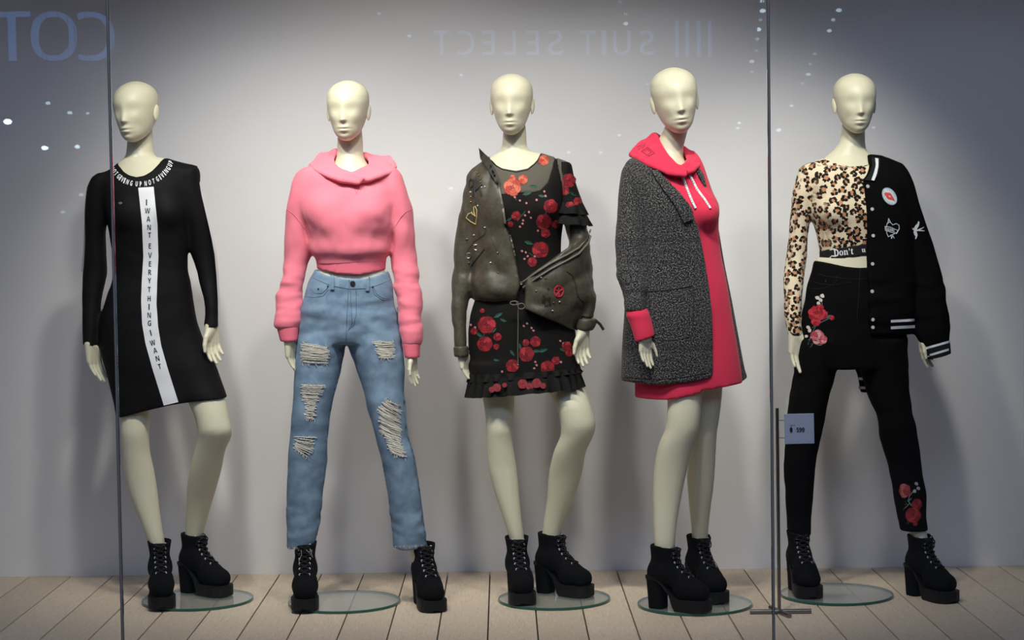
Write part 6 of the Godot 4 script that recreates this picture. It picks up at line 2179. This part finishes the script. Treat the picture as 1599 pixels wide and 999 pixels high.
	for q in [[1355, 291], [1362, 326.5], [1363.5, 368], [1362.5, 412], [1362, 455], [1363, 499], [1363, 511]]:
		var o := put("snap_button", snap, mats.eyelet, jacket)
		o.position = on(fv, q[0], q[1], zc + 0.1, 0.001, off)
		o.rotation.x = PI / 2
	# patches
	st = new_st()
	var white := Color(0.78, 0.80, 0.82)
	var pc := Vector2(1388.8, 306.5)
	blob(st, fv, pc.x, pc.y, 15.0, 10.0, 0.98, zc + 0.1, 0.0022, off, white, 26)
	var rim := []
	for k in 27:
		var v := Vector2(cos(TAU * k / 26.0) * 14.3, sin(TAU * k / 26.0) * 9.3).rotated(0.98) + pc
		rim.append([v.x, v.y])
	stroke(st, fv, rim, 0.9, zc + 0.1, 0.0026, off, Color(0.30, 0.50, 0.60))
	for k in 16:
		if k in [0, 8]:
			continue
		var v := Vector2(cos(TAU * k / 16.0) * 11.9, sin(TAU * k / 16.0) * 7.4).rotated(0.98) + pc
		stroke(st, fv, [[v.x - 0.6, v.y - 1.0], [v.x + 0.6, v.y + 1.0]], 1.0, zc + 0.1, 0.0026, off, Color(0.38, 0.55, 0.64))
	var lip := Color(0.80, 0.09, 0.07)
	for b in [[1384.5, 303.5, 4.2, 3.0, 0.5], [1389, 304.5, 4.8, 3.0, 0.8], [1388, 308.5, 5.0, 2.6, 0.5], [1393, 309, 4.2, 2.0, 1.0], [1395.5, 311.8, 2.0, 0.9, 1.2]]:
		blob(st, fv, b[0], b[1], b[2], b[3], b[4], zc + 0.1, 0.0029, off, lip, 10)
	blob(st, fv, 1389, 306.6, 2.2, 0.8, 0.6, zc + 0.1, 0.0034, off, white, 8)
	put("lips_patch", st.commit(), mats.thread, jacket, "round white patch with red lips")
	st = new_st()
	var line := Color(0.62, 0.64, 0.66)
	for l in [[[1394, 351], [1389.5, 346.5], [1385, 349], [1384, 357], [1384.5, 364], [1387, 369.5], [1393, 366.5], [1400, 363], [1404, 357], [1403.5, 351.5], [1399.5, 349], [1394, 351]], [[1382, 353.5], [1390, 354.5], [1402.5, 360]], [[1382.5, 359.5], [1390, 362], [1399.5, 364.5]], [[1382, 353.5], [1382.5, 359.5]], [[1402.5, 360], [1400, 364.5]], [[1386.5, 347.5], [1387.5, 341.5], [1390, 346]], [[1391, 367], [1392, 372], [1394, 368], [1396, 371.5]]]:
		stroke(st, fv, l, 1.1, zc + 0.1, 0.0022, off, line)
	put("heart_patch", st.commit(), mats.thread, jacket, "white outlined heart with a banner")
	st = new_st()
	letters(st, fv, "GIRL", 1391.5, 358.8, 4.0, zc + 0.1, 0.0026, off, 0.22, 1.0)
	put("heart_lettering", st.commit(), mats.white_print, jacket)
	st = new_st()
	for b in [[1431, 354, 6.5, 2.6, -0.98], [1434, 349, 3.8, 1.5, -1.45], [1429.5, 364.5, 5.5, 2.6, 1.2], [1430.5, 370, 3.6, 1.2, 1.9], [1429, 358.5, 5.0, 2.0, 0.35], [1436, 358, 5.2, 1.1, -0.45], [1438, 360, 6.0, 0.9, 0.05], [1441, 355.5, 2.2, 0.6, -0.7]]:
		blob(st, fv, b[0], b[1], b[2], b[3], b[4], zc, 0.0022, off, white, 10)
	blob(st, fv, 1424.5, 356.5, 1.0, 0.9, 0.0, zc, 0.0028, off, lip, 7)
	put("swallow_patch", st.commit(), mats.thread, jacket, "white embroidered swallow")
	boot(m, 1247, 840, -0.083, 9.0, 0.0097)
	boot(m, 1437, 843, -0.006, 30.0, 0.0)
